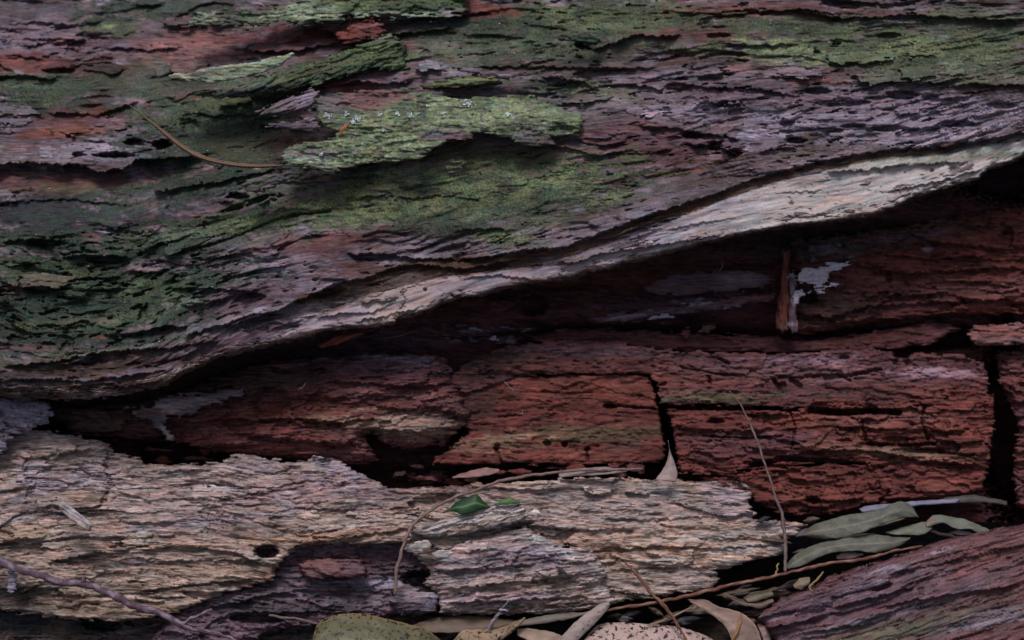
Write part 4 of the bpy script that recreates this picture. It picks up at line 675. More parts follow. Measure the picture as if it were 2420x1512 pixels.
block('bark_flake', [(990, 204), (1040, 190), (1100, 180), (1160, 178), (1188, 186), (1180, 198), (1120, 204), (1060, 206), (1010, 212)], 'olive', -14, rel=(1, 2.4, 1.2, .6), edge=(6, 9), seed=134, jag=5, thick=8, mat=M_shell, step=2.2, tilt=(0, 10), blobs=(('mossy', 1100, 192, 70, 7, 5, .6),))
block('bark_flake', [(1730, 322), (1770, 305), (1830, 300), (1868, 312), (1862, 330), (1838, 346), (1800, 362), (1770, 366), (1752, 350)], 'lilac', 0, rel=(.8, 1, .8, .4), edge=(6, 10), seed=135, jag=5, thick=7, mat=M_shell, step=2.2, tilt=(-1, 6), blobs=(('grey', 1790, 335, 50, 16, 0, .4),))


def fibres(name, label, grid, spots, seed):
    """torn slivers lying on the wood with their ends lifted"""
    r = np.random.RandomState(seed); V = []; F = []; C = []
    for (x, y, L, ang, col) in spots:
        c, sn = math.cos(ang), -math.sin(ang); w0 = r.uniform(.8, 2.0); n = 4; b0 = len(V); lift = r.uniform(.5, 4); bend = r.uniform(-.12, .12)
        for k in range(n):
            t = k / (n - 1); px = x + (t - .5) * L * c - bend * L * math.sin(t * 3.1) * sn; py = y + (t - .5) * L * sn + bend * L * math.sin(t * 3.1) * c
            iy = min(len(grid.ys) - 1, int(np.searchsorted(grid.ys, py))); ix = min(len(grid.xs) - 1, int(np.searchsorted(grid.xs, px)))
            d = grid.D[iy, ix] + .5 + lift * t * t
            ww = w0 * (1 - .75 * abs(2 * t - 1) ** 1.5)
            V += [P(px + ww * sn * .5, py - ww * c * .5 - ww * .5, d), P(px, py, d + ww * .35), P(px, py + ww * .6, d - .3)]; C += [(*(np.array(col) * r.uniform(.7, 1.35)), 0)] * 3
            if k:
                q = b0 + 3 * k
                for e in range(3): F.append((q - 3 + e, q - 3 + (e + 1) % 3, q + (e + 1) % 3, q + e))
    o = mesh(name, np.array(V), np.array(F), M_pale, LOG, np.array(C)); o['kind'] = 'stuff'; return o


rf = np.random.RandomState(4); sp = []
for k in range(900):                                   # along the torn lip
    x = rf.uniform(60, 2400); sl_ = math.atan2(float(rim(x - 30) - rim(x + 30)), 60); y = float(rim(x)) - rf.uniform(2, 26)
    sp.append((x, y, rf.uniform(10, 34), sl_ + rf.uniform(-.35, .3), PAL['brown' if rf.rand() < .55 else 'tan' if rf.rand() < .5 else 'grey']))
for k in range(1500):
    x = rf.uniform(-50, 2450); y = rf.uniform(0, 1) ** .8 * (float(rim(x)) - 30); sp.append((x, y, rf.uniform(8, 30), rf.normal(.06, .18), PAL[('grey', 'purple', 'brown', 'reds', 'moss')[rf.randint(5)]]))
fibres('torn_fibres', None, SHELL, sp, 1)
sp = []
for k in range(2600):
    x = rf.uniform(-60, 1860); y = rf.uniform(1030, 1440); iy = int(np.searchsorted(TANG.ys, y)); ix = int(np.searchsorted(TANG.xs, x))
    if TANG.sd[min(iy, len(TANG.ys) - 1), min(ix, len(TANG.xs) - 1)] < 4: continue
    sp.append((x, y, rf.uniform(8, 38), rf.normal(.02, .13), TANG.C[min(iy, len(TANG.ys) - 1), min(ix, len(TANG.xs) - 1)] * rf.choice([.6, 1.15, 1.35])))
fibres('torn_fibres', None, TANG, sp, 2)

# thin flakes peeling off the shell
def shell_base(X, Y): return 42 - np.clip((rims(X) - Y) * FU * 1000, -40, 999) ** 2 / 640 - 40 * X / 2420 + 14 * fbm(X / 420, Y / 200, 7, 2)


def at_grid(G_, x, y, what):
    i = G_.sl(x - 25, x + 25, y - 5, y + 5); return getattr(G_, what)[i].reshape(-1, getattr(G_, what).shape[2] if what == 'C' else 1).mean(0)


def ragged(cx, cy, L, H, slope, r):
    pts = []
    for k in range(14):
        t = 2 * math.pi * k / 14; q = r.uniform(.72, 1.2); u = math.copysign(abs(math.cos(t)) ** .8, math.cos(t)) * L * q; v = math.copysign(abs(math.sin(t)) ** .8, math.sin(t)) * H * r.uniform(.7, 1.25)
        pts.append((cx + u, cy + v - slope * u))
    return pts


rk = random.Random(21); done = 0
while done < 34:
    cx = rk.uniform(20, 2400); cy = rk.uniform(20, 800); rr_ = float(rim(cx))
    if cy > rr_ - (70 if cx < 1100 else 170) or (640 < cx < 1400 and 190 < cy < 560) or (1700 < cx < 2000 and 280 < cy < 380): continue
    L, H = rk.uniform(28, 95), rk.uniform(7, 19); slp = (float(rim(cx - 60)) - float(rim(cx + 60))) / 120 * cy / rr_
    colr = at_grid(SHELL, cx, cy, 'C'); mo = float(at_grid(SHELL, cx, cy, 'M')[0]); lift = rk.uniform(2.5, 6.5); top = float(SHELL.D[SHELL.sl(cx - L, cx + L, cy - H, cy + H)].max()); br = rk.uniform(.75, 1.35)
    def ff(g, cx=cx, cy=cy, H=H, colr=colr, mo=mo, lift=lift, top=top, br=br):
        b0 = float(shell_base(np.array(cx), np.array(cy))); g.D += shell_base(g.X, g.Y) + (top - b0) * .6 - 1.5 + lift * (g.Y - cy) / H
        g.C[:] = np.clip(colr * br, .02, .5); g.M[:] = mo * .8
    block('bark_flake', ragged(cx, cy, L, H, slp, rk), 'grey', 0, grain=slp, rel=(.6, 1.2, .9, .6), lam=(30, 14, 7), edge=(2.5, 5), jag=6, seed=300 + done, thick=3, mat=M_shell, step=2.2, fn=ff, bumpy=1, pl=[(1, 40, 12, .6)])
    done += 1
done = 0
while done < 24:
    cx = rk.uniform(10, 1750); cy = rk.uniform(1050, 1420); i = TANG.sl(cx - 70, cx + 70, cy - 14, cy + 14)
    if TANG.sd[i].min() < 16 or (590 < cx < 680 and 1270 < cy < 1340) or (930 < cx < 1470 and cy > 1170): continue
    L, H = rk.uniform(25, 80), rk.uniform(4, 10); slp = rk.uniform(-.06, .12); colr = at_grid(TANG, cx, cy, 'C'); top = float(TANG.D[i].mean()); br = rk.uniform(.8, 1.4)
    def ff(g, cy=cy, H=H, colr=colr, br=br): g.C[:] = np.clip(colr * br, .05, .6); g.D += 1.6 * (g.Y - cy) / H
    block('wood_sliver', ragged(cx, cy, L, H, slp, rk), 'tan', top + 2.2, grain=slp, rel=(0, .8, .7, .8), lam=(30, 12, 6), edge=(2, 4), jag=5, seed=400 + done, thick=3, mat=M_pale, step=2.0, fn=ff, bumpy=1, pl=[])
    done += 1
for k in range(26):                                     # chunks fallen into the hollows
    za, zb, zc, zd, dd = ((870, 1130, 1100, 1142, -40), (1180, 1540, 1098, 1122, -26), (1280, 1860, 752, 792, -62), (900, 1120, 1095, 1140, -56), (1300, 1550, 1100, 1125, -34), (350, 520, 1050, 1090, -44))[k % 6]
    cx, cy = rk.uniform(za, zb), rk.uniform(zc, zd)
    block('heartwood_crumb', ragged(cx, cy, rk.uniform(10, 34), rk.uniform(4, 11), rk.uniform(-.2, .2), rk), ('reds', 'red', 'brown', 'reds')[k % 4], dd - 8 + rk.uniform(-6, 6), rel=(1, 2, 1, .5), lam=(20, 10, 5), edge=(5, 8), jag=4, seed=450 + k, thick=10, step=2.4, tilt=(0, 20), pl=[])

# moss nap: tiny fronds standing on the green patches
rm_ = np.random.RandomState(8); n = 60000
xx_ = rm_.uniform(-40, 2460, n); yy_ = rm_.uniform(-20, 900, n)
iy = np.clip(np.searchsorted(SHELL.ys, yy_), 0, len(SHELL.ys) - 1); ix = np.clip(np.searchsorted(SHELL.xs, xx_), 0, len(SHELL.xs) - 1)
ok = (yy_ < rim(xx_) - 20) & (rm_.rand(n) < np.clip(SHELL.M[iy, ix] * 1.2 - .25, 0, 1) * (.35 + .65 * (pn(xx_ / 40, yy_ / 14, 88) > 0)))
xx_, yy_, iy, ix = xx_[ok], yy_[ok], iy[ok], ix[ok]; n = len(xx_); d = SHELL.D[iy, ix]; h_ = rm_.uniform(1.2, 3.4, n); w_ = rm_.uniform(.5, 1.3, n); lx = rm_.normal(0, 2.2, n); ly = rm_.normal(-.8, 1.6, n)
V = np.stack([P(xx_ - w_, yy_, d - .3), P(xx_ + w_, yy_ + .3, d - .3), P(xx_ + lx, yy_ + ly, d + h_ * .8)], 1).reshape(-1, 3)
cc = SHELL.C[iy, ix] * rm_.uniform(.7, 1.7, (n, 1)); C = np.repeat(np.concatenate([cc, np.ones((n, 1))], 1), 3, 0)
mesh('moss', V, np.arange(n * 3).reshape(-1, 3), M_shell, LOG, C, smooth=False)['kind'] = 'stuff'

# crumbs fallen on the wood
V = []; F = []; C = []
for k in range(420):
    G_ = SHELL if k < 230 else TANG; x = rf.uniform(-40, 2440 if k < 230 else 1830); y = rf.uniform(5, float(rim(x)) - 25) if k < 230 else rf.uniform(1040, 1430)
    iy = min(len(G_.ys) - 1, int(np.searchsorted(G_.ys, y))); ix = min(len(G_.xs) - 1, int(np.searchsorted(G_.xs, x)))
    if G_ is TANG and G_.sd[iy, ix] < 8: continue
    r_ = rf.uniform(.8, 2.4); d = G_.D[iy, ix] + r_ * .25; b0 = len(V)
    V += [P(x - r_ * 1.4, y, d), P(x, y - r_, d), P(x + r_ * 1.5, y + rf.uniform(-.5, .5), d), P(x, y + r_, d), P(x + rf.uniform(-.5, .5), y, d + r_ * .5), P(x, y, d - r_ * .4)]
    for a, b in ((0, 1), (1, 2), (2, 3), (3, 0)): F += [(b0 + b, b0 + a, b0 + 4), (b0 + a, b0 + b, b0 + 5)]
    cc = PAL[('pale', 'brown', 'tan', 'red', 'palew', 'brownd', 'tan')[rf.randint(7)]]; C += [(*cc, 0)] * 6
o = mesh('wood_crumbs', np.array(V), np.array(F), M_crust, None, np.array(C), smooth=False)
tag(o, 'tiny pale and brown crumbs of rotten wood scattered over the log', 'wood crumbs', kind='stuff')

# ------------------------------------------------------------------ second log
LOG2 = empty('lower_log', 'reddish purple log with peeling strips lying in the bottom right corner', 'log')
L2 = [(1786, 1456), (1843, 1415), (1913, 1388), (1990, 1350), (2113, 1316), (2246, 1271), (2420, 1238), (2840, 1120), (2840, 1760), (1780, 1760), (1820, 1560), (1830, 1512), (1800, 1470)]
def l2fn(g):
    g.D -= .00045 * np.clip(1420 - (g.Y + .3 * (g.X - 1900)), 0, 400) ** 2 * 1.6
block('log_surface', L2, 'reds', 34, grain=.3, rel=(2.4, 1.2, .8, .6), lam=(56, 26, 10), edge=(10, 16), seed=101, tilt=(-1.6, 8), mat=M_bark, step=2.5, parent=LOG2, fn=l2fn, warp=.7, stretch=12, jag=4, thick=60, pitn=3, pl=[(2.5, 260, 36, 0), (1.2, 90, 16, 1)],
      blobs=(('purple', 2150, 1420, 420, 90, 14, .5), ('redb', 2300, 1330, 200, 26, 18, .5), ('redb', 2400, 1390, 130, 24, 14, .5), ('lilac', 2100, 1345, 70, 8, 14, .5), ('lilac', 2220, 1300, 50, 6, 16, .5), ('purple', 2050, 1400, 200, 34, 14, .7), ('grey', 2070, 1460, 260, 14, 16, .7), ('olive', 2120, 1490, 200, 24, 10, .7), ('moss', 2140, 1495, 90, 12, 10, .3), ('brown', 2250, 1440, 160, 18, 14, .6), ('greyd', 2300, 1470, 140, 18, 14, .6), ('grey', 2380, 1450, 100, 20, 10, .5), ('pinkw', 1900, 1440, 100, 10, 16, .4), ('lilac', 2350, 1470, 100, 7, 10, .4), ('redb', 2330, 1400, 60, 9, 10, .4)),
      ledges=(([(1790, 1492), (1850, 1478), (1920, 1466), (1966, 1444)], 12, 20), ([(1960, 1440), (2040, 1420), (2120, 1398), (2180, 1380)], 10, 20), ([(2060, 1440), (2160, 1418), (2260, 1405), (2420, 1380)], 8, 16), ([(2080, 1360), (2200, 1335), (2330, 1310)], 5, 14), ([(1880, 1500), (1980, 1485), (2080, 1470)], 7, 12)),
      pits=((2085, 1388, 22, 6, 10, 18),))
block('bark_strip', [(1846, 1424), (1900, 1400), (2010, 1378), (2090, 1364), (2110, 1372), (2080, 1385), (2040, 1396), (1966, 1412), (1970, 1430), (1920, 1440), (1850, 1446), (1795, 1460), (1800, 1446), (1830, 1442)], 'purple', 44, grain=.28, rel=(1, 2, 1, .4), edge=(4, 7), seed=102, jag=4, thick=5, mat=M_bark, parent=LOG2, tilt=(-3, 4), blobs=(('lilac', 2040, 1385, 60, 7, 16, .4), ('reds', 1900, 1415, 80, 12, 16, .5)))


# ------------------------------------------------------------------ ground
yy = np.concatenate([[-60, -10, -3], np.linspace(-1.4, 1.2, 130), [3, 10, 60, 200]]); xx = np.concatenate([[-200, -60, -10, -3], np.linspace(-1.3, 1.3, 190), [3, 10, 60, 200]])
GX, GY = np.meshgrid(xx, yy); GZ = .012 * fbm(GX * 6, GY * 6, 7, 3) + .006 * fbm(GX * 40, GY * 40, 9, 3); GZ = np.where(np.hypot(GX, GY) > 2.5, 0, GZ)
nI = GX.shape[1]; idx = np.arange(GX.size).reshape(GX.shape)
Fg = np.stack([idx[:-1, :-1], idx[:-1, 1:], idx[1:, 1:], idx[1:, :-1]], -1).reshape(-1, 4)
cg = np.tile([.035, .026, .022, 0], (GX.size, 1)) * (1 + .4 * fbm(GX * 30, GY * 30, 3, 2).ravel()[:, None])
tag(mesh('ground', np.stack([GX, GY, GZ], -1).reshape(-1, 3), Fg, M_soil, None, cg), kind='structure')

# ------------------------------------------------------------------ leaves and twigs
def rsm(pts, n):
    p = np.array(pts, float); t = np.concatenate([[0], np.cumsum(np.hypot(np.diff(p[:, 0]), np.diff(p[:, 1])))]); u = np.linspace(0, t[-1], n)
    r = np.stack([np.interp(u, t, p[:, k]) for k in range(p.shape[1])], 1)
    for _ in range(6): r[1:-1] = r[:-2] * .25 + r[1:-1] * .5 + r[2:] * .25
    return r


def leaf(label, A, B, bulge, col, mat=None, tip=None, rib=None, edgec=None, cat='leaf', name='fallen_leaf', group=None, th=.5, wr=1.0, seed=1, blot=None):
    n, m = 44, 13
    a, b = rsm(A, n), rsm(B, n); v = np.linspace(0, 1, m)[None, :, None]
    G = a[:, None] * (1 - v) + b[:, None] * v
    vv = v[..., 0]; G[..., 2] += bulge * 4 * vv * (1 - vv) + wr * fbm(G[..., 0] / 40, G[..., 1] / 20, seed, 2)
    G[..., 1] += 1.5 * pn(G[..., 0] / 14, G[..., 1] / 9, seed + 1) * (np.abs(vv - .5) > .4)
    T = P(G[..., 0], G[..., 1], G[..., 2]); Bk = P(G[..., 0], G[..., 1], G[..., 2] - th)
    idx = np.arange(n * m).reshape(n, m)
    F = np.stack([idx[:-1, :-1], idx[:-1, 1:], idx[1:, 1:], idx[1:, :-1]], -1).reshape(-1, 4)
    N0 = n * m; F2 = F[:, ::-1] + N0
    ring = np.concatenate([idx[0, :], idx[1:, -1], idx[-1, -2::-1], idx[-2:0:-1, 0]]); r2 = np.roll(ring, -1)
    F3 = np.stack([r2, ring, ring + N0, r2 + N0], 1)
    C = np.empty((n, m, 4)); C[..., :3] = np.array(col); C[..., 3] = 0
    u = np.linspace(0, 1, n)[:, None]
    if tip is not None: C[..., :3] += (np.array(tip) - C[..., :3]) * (sst(u + 0 * vv, .25, 0))[..., None]
    C[..., :3] *= (1 + .25 * fbm(G[..., 0] / 30, G[..., 1] / 14, seed + 4, 3))[..., None]
    if blot is not None: C[..., :3] += (np.array(blot) - C[..., :3]) * sst(fbm(G[..., 0] / 24, G[..., 1] / 16, seed + 8, 2), .05, .4)[..., None] * .8
    if rib is not None: C[..., :3] += (np.array(rib) - C[..., :3]) * (np.exp(-((vv - .5) / .05) ** 2) + 0 * u)[..., None]
    if edgec is not None: C[..., :3] += (np.array(edgec) - C[..., :3]) * (sst(np.abs(vv - .5), .44, .49) + 0 * u)[..., None]
    C = C.reshape(-1, 4); V = np.concatenate([T.reshape(-1, 3), Bk.reshape(-1, 3)])
    gr = np.concatenate([np.stack([u + 0 * vv, vv * .12 + 0 * u, 0 * (u + vv)], -1).reshape(-1, 3)] * 2)
    o = mesh(name, V, np.concatenate([F, F2, F3]), mat or M_leaf, None, np.concatenate([C, C]), gr)
    return tag(o, label, cat, group)


def twig(name, label, pts, col, cat='twig', col2=None, knob=.25, parent=None, seed=1, group=None, sides=8):
    p = np.array(pts, float); n = max(24, int(np.hypot(np.diff(p[:, 0]), np.diff(p[:, 1])).sum() / 5)); r = rsm(pts, n)
    C = P(r[:, 0], r[:, 1], r[:, 2]); s = np.linspace(0, 1, n)
    rad = r[:, 3] * .001 * (1 + knob * pn(s * n / 5.0, seed * 1.7, seed) + knob * np.clip(pn(s * n / 11.0, 3.3, seed + 1), .2, 1))
    C = C + .0006 * np.stack([pn(s * n / 2.6, 5.1, seed + 7), 0 * s, pn(s * n / 2.9, 6.2, seed + 8)], 1) * np.clip(rad * 900, .3, 1.2)[:, None] + (.0008 * np.stack([pn(s * n / 6, 1.1, seed + 2), pn(s * n / 6, 2.2, seed + 3), pn(s * n / 6, 4.2, seed + 4)], 1))
    tg = np.gradient(C, axis=0); tg /= np.linalg.norm(tg, axis=1)[:, None]
    a = np.cross(tg, FV); a /= np.linalg.norm(a, axis=1)[:, None] + 1e-9; b = np.cross(tg, a)
    th = np.linspace(0, 2 * np.pi, sides, endpoint=False)
    V = C[:, None] + rad[:, None, None] * (a[:, None] * np.cos(th)[None, :, None] + b[:, None] * np.sin(th)[None, :, None])
    idx = np.arange(n * sides).reshape(n, sides); nx = np.roll(idx, -1, 1)
    F = np.stack([idx[:-1], nx[:-1], nx[1:], idx[1:]], -1).reshape(-1, 4)
    caps = []
    for row in (0, -1):
        q = idx[row]
        for k in range(0, sides - 2, 2): caps.append((q[0], q[k + 1], q[k + 2], q[(k + 3) % sides]) if row else (q[0], q[(k + 3) % sides], q[k + 2], q[k + 1]))
    F = np.concatenate([F, [c for c in caps if len(set(c)) == 4]])
    cc = np.tile(np.array([*col, 0]), (n * sides, 1)); f = fbm(np.repeat(s, sides) * n / 7, np.tile(th, n), seed + 5, 3)
    if col2 is not None: cc[:, :3] += (np.array(col2) - cc[:, :3]) * sst(f, -.1, .5)[:, None]
    cc[:, :3] *= (1 + .3 * f)[:, None]
    o = mesh(name, V.reshape(-1, 3), F, M_twig, parent, cc, np.stack([np.repeat(s, sides) * n * .003, np.tile(th, n) * .002, np.zeros(n * sides)], 1))
    return tag(o, label, cat, group) if label else o


GRN = (.13, .138, .112); M_speck = material('flecked_leaf', .6, .3, (30, 260), .0006, .35, (260, .66, (.05, .04, .03)))
leaf('broad grey-green dry leaf with a curled tip, uppermost in the gap before the red blocks', [(1898, 1262, 0), (1912, 1242, 0), (1996, 1217, 2), (2080, 1206, 4), (2106, 1189, 4), (2135, 1181, 2), (2158, 1194, 0), (2166, 1214, -2)],
     [(1896, 1266, 4), (1946, 1275, 12), (2013, 1268, 16), (2063, 1248, 16), (2113, 1228, 12), (2150, 1221, 8), (2172, 1222, 2)], 3, GRN, M_speck, tip=(.12, .08, .055), seed=2, blot=(.10, .11, .09), wr=2.5, rib=(.20, .20, .16))
leaf('curved grey-green dry leaf arching just above the long russet twig', [(1852, 1340, 10), (1880, 1308, 10), (1930, 1284, 12), (1996, 1271, 12), (2063, 1261, 10), (2113, 1268, 6), (2152, 1270, 4)],
     [(1856, 1344, 18), (1886, 1342, 22), (1913, 1328, 24), (1963, 1305, 24), (2030, 1301, 22), (2063, 1308, 20), (2113, 1298, 14), (2150, 1275, 8)], 3, GRN, M_speck, seed=3, blot=(.11, .11, .09), wr=2.5, rib=(.20, .20, .16))
leaf('small grey-green leaf wedged between the two larger grey-green leaves', [(2090, 1258, 2), (2146, 1241, 0), (2196, 1230, -4)], [(2113, 1263, 8), (2180, 1265, 6), (2204, 1250, 0)], 2, (.15, .16, .12), seed=4)
leaf('crooked grey-green leaf with torn pinkish end, rightmost in the gap', [(2186, 1236, -2), (2206, 1214, -4), (2233, 1218, -6), (2280, 1226, -8), (2313, 1240, -10), (2348, 1256, -14)],
     [(2190, 1246, 2), (2230, 1234, 2), (2263, 1252, 2), (2296, 1248, 0), (2313, 1262, -4), (2344, 1264, -10)], 2, (.14, .155, .12), tip=(.24, .17, .14), seed=5)
leaf('tiny pinkish beige leaf under the arching grey-green leaf', [(1976, 1314, 14), (1990, 1306, 14), (2040, 1306, 12)], [(1978, 1322, 16), (2010, 1320, 16), (2040, 1312, 14)], 1, (.36, .27, .24), seed=6)
leaf('smooth lilac-grey bark ribbon behind the curled leaf tip', [(2030, 1202, -22), (2050, 1193, -22), (2110, 1190, -24), (2180, 1182, -26), (2270, 1178, -28)], [(2040, 1212, -18), (2100, 1205, -20), (2180, 1194, -22), (2260, 1188, -24)], 2, (.2, .2, .28), name='bark_ribbon', cat='bark strip', seed=7)
leaf('dull brown leaf behind the gap at far right, almost in shadow', [(2230, 1176, -30), (2300, 1168, -32), (2380, 1184, -34)], [(2240, 1190, -26), (2310, 1186, -28), (2380, 1194, -30)], 2, (.07, .065, .055), seed=8)
leaf('brown leaf fragment with stalk at the tip of the lower log', [(1874, 1382, 30), (1890, 1366, 30), (1914, 1362, 28)], [(1878, 1390, 34), (1896, 1394, 34), (1914, 1378, 32)], 2, (.2, .16, .11), seed=9)
leaf('folded olive leaf fragment left of the lower log tip', [(1756, 1412, 20), (1780, 1398, 20), (1822, 1392, 18)], [(1770, 1424, 28), (1800, 1418, 28), (1830, 1408, 24)], 3, (.15, .13, .085), seed=10)
leaf('ragged brown leaf scrap above the curled pinkish leaf', [(1710, 1400, 18), (1750, 1416, 20), (1800, 1420, 22), (1826, 1414, 22)], [(1714, 1408, 24), (1756, 1432, 28), (1800, 1438, 28), (1830, 1424, 26)], 3, (.16, .11, .085), seed=11, edgec=(.3, .22, .17))
leaf('large pinkish brown leaf with rolled pale edge, right of the litter', [(1625, 1416, 30), (1676, 1416, 34), (1690, 1434, 38), (1723, 1438, 40), (1756, 1448, 42), (1786, 1475, 44), (1800, 1512, 46), (1806, 1570, 48)],
     [(1635, 1425, 44), (1660, 1440, 50), (1690, 1458, 54), (1716, 1480, 58), (1730, 1512, 60), (1735, 1570, 60)], 6, (.27, .185, .155), seed=12, edgec=(.5, .38, .3), mat=material('freckled_leaf', .5, .4, (60, 500), .0002, .2, (420, .64, (.05, .03, .02))))
leaf('narrow rosy leaf edge beside the large rolled leaf', [(1790, 1474, 38), (1812, 1478, 38), (1822, 1512, 40), (1826, 1560, 40)], [(1796, 1490, 42), (1804, 1512, 44), (1808, 1560, 44)], 2, (.3, .2, .18), seed=13)
leaf('pale pink leaf speckled with black dots at the bottom edge', [(1380, 1512, 56), (1413, 1471, 46), (1456, 1470, 44), (1540, 1474, 42), (1613, 1482, 40), (1680, 1505, 38), (1740, 1560, 36)],
     [(1380, 1560, 72), (1430, 1580, 74), (1500, 1590, 74), (1600, 1590, 70), (1680, 1585, 60), (1740, 1580, 44)], 4, (.42, .31, .28), M_spot, seed=14, rib=(.52, .42, .36))
leaf('olive green leaf speckled with black dots at the bottom edge', [(738, 1512, 56), (750, 1466, 48), (800, 1450, 46), (860, 1448, 46), (906, 1460, 46), (966, 1474, 46), (1013, 1487, 46), (1045, 1515, 46)],
     [(745, 1560, 70), (800, 1580, 74), (860, 1585, 74), (920, 1585, 74), (980, 1580, 72), (1040, 1560, 62)], 5, (.105, .098, .045), M_spot, seed=15, rib=(.2, .19, .09), edgec=(.22, .15, .08), blot=(.06, .075, .035), wr=3)
leaf('twisted tan leaf tip densely speckled with black, right of the olive leaf', [(1068, 1520, 58), (1090, 1488, 56), (1170, 1488, 54), (1206, 1474, 52), (1240, 1458, 50)], [(1070, 1560, 66), (1130, 1540, 66), (1190, 1510, 62), (1222, 1486, 58), (1243, 1460, 52)], 4, (.26, .18, .11), M_spot, seed=16, edgec=(.33, .25, .16))
leaf('long dull brown leaf lying under the front slab', [(968, 1480, 30), (1020, 1460, 28), (1100, 1455, 28), (1170, 1458, 28), (1220, 1466, 28)], [(975, 1492, 40), (1060, 1496, 42), (1130, 1492, 42), (1190, 1482, 38), (1224, 1470, 32)], 3, (.13, .095, .07), seed=17, edgec=(.2, .15, .11))
leaf('thin straw-coloured leaf blade under the grey slab, left of the bark strip', [(1222, 1468, 34), (1290, 1453, 34), (1360, 1447, 34), (1400, 1444, 32)], [(1226, 1480, 38), (1290, 1472, 38), (1350, 1462, 38), (1398, 1450, 34)], 2, (.16, .14, .12), seed=18, edgec=(.26, .22, .17))
leaf('flat tan leaf piece at the bottom edge, left of the bark strip', [(1222, 1487, 44), (1250, 1484, 44), (1300, 1492, 44), (1340, 1505, 44)], [(1222, 1500, 50), (1260, 1520, 56), (1300, 1530, 56), (1340, 1525, 52)], 2, (.3, .22, .17), seed=19)
leaf('grey speckled strip of bark slanting up from the bottom edge', [(1300, 1535, 66), (1353, 1475, 60), (1390, 1445, 56), (1422, 1424, 54), (1438, 1422, 54)], [(1340, 1545, 68), (1370, 1508, 64), (1405, 1475, 60), (1430, 1448, 58), (1443, 1430, 55)], 3, (.33, .27, .25), material('speckled_bark', .7, .3, (60, 500), .0004, .35, (300, .62, (.05, .045, .045))), seed=20, th=2.5, name='bark_ribbon', cat='bark strip')
leaf('fresh dark green leaf tucked against the pale raised splinter', [(1046, 1209, 38), (1064, 1202, 40), (1076, 1186, 42), (1104, 1175, 44), (1126, 1165, 44), (1150, 1192, 42), (1160, 1196, 40)], [(1046, 1212, 40), (1074, 1208, 46), (1090, 1217, 50), (1112, 1212, 50), (1136, 1204, 48), (1160, 1200, 42)], 2, (.014, .052, .018), M_green, seed=21, rib=(.10, .18, .07), wr=.4)
leaf('small folded green leaf scrap right of the fresh green leaf', [(1170, 1193, 44), (1184, 1180, 46), (1205, 1175, 46), (1228, 1184, 46)], [(1172, 1196, 46), (1195, 1193, 48), (1215, 1190, 48), (1230, 1188, 47)], 1, (.06, .13, .04), M_green, seed=22, wr=.3)
leaf('small upright pinkish leaf point standing in the vertical crack', [(1549, 1133, 4), (1566, 1110, 2), (1576, 1092, 0), (1582, 1062, -4), (1578, 1040, -6)], [(1598, 1138, 6), (1602, 1118, 4), (1594, 1092, 2), (1584, 1066, -3), (1579, 1040, -6)], 3, (.34, .26, .25), seed=23, wr=.4)
leaf('long thin curved brown leaf lying on the mossy shell', [(306, 247, 0), (350, 280, 6), (385, 304, 12), (422, 335, 22), (462, 360, 28), (502, 375, 32), (560, 385, 36), (610, 388, 38), (668, 388, 40)],
     [(306, 249, 0), (348, 285, 8), (380, 312, 14), (416, 344, 24), (456, 371, 30), (500, 386, 34), (560, 396, 38), (612, 398, 40), (668, 393, 41)], 3.5, (.15, .092, .055), M_leaf, seed=24, edgec=(.30, .22, .14), wr=.3, th=1.0)
leaf('tiny orange leaf scrap standing in the notch of the big flake', [(799, 318, 26), (808, 300, 29), (829, 286, 32)], [(804, 319, 28), (818, 305, 31), (830, 288, 32)], 1, (.33, .13, .04), seed=25, wr=.2)
leaf('flattened grey-pink leaf strip along the upper edge of the bleached wood', [(1320, 1120, 6), (1370, 1106, 6), (1420, 1103, 5), (1480, 1108, 4)], [(1322, 1128, 10), (1380, 1124, 12), (1440, 1121, 12), (1482, 1114, 8)], 2, (.25, .2, .19), seed=26)
leaf('small pink splinter-like leaf under the red block, left end', [(1068, 1126, -10), (1110, 1112, -10), (1150, 1104, -12), (1180, 1108, -12)], [(1070, 1130, -6), (1120, 1128, -4), (1160, 1122, -4), (1180, 1114, -8)], 2, (.26, .15, .14), seed=27)
leaf('dark feather-like sliver on the front grey slab', [(1312, 1336, 54), (1328, 1342, 54), (1348, 1364, 54)], [(1314, 1340, 56), (1324, 1352, 56), (1346, 1366, 55)], 1, (.025, .025, .035), seed=28, name='dark_sliver', cat='sliver', wr=.2)

twig('twig', 'knobbly purple-brown twig running diagonally over the bottom left corner', [(-80, 1285, 56, 3.2), (-33, 1308, 58, 3.1), (0, 1325, 58, 3.1), (33, 1341, 60, 3.3), (83, 1355, 60, 2.9), (140, 1376, 60, 3.0), (193, 1378, 60, 2.8), (233, 1391, 60, 3.0), (283, 1415, 60, 2.8), (333, 1438, 60, 2.8), (377, 1447, 60, 2.9), (417, 1471, 58, 3.1), (447, 1485, 56, 2.2), (500, 1494, 54, 1.5), (560, 1512, 54, 1.3), (640, 1560, 54, 1.1)],
     (.105, .06, .085), col2=(.24, .19, .24))
tb = bpy.data.objects['twig']
twig('side_shoot', None, [(430, 1474, 58, 1.6), (450, 1464, 59, 1.5), (475, 1452, 60, 1.3), (500, 1441, 60, 1.1)], (.16, .11, .14), col2=(.26, .2, .24), parent=tb, seed=3)
twig('side_shoot', None, [(195, 1378, 60, 2.0), (198, 1368, 62, 1.9), (200, 1364, 64, 1.2)], (.16, .11, .14), parent=tb, seed=4)
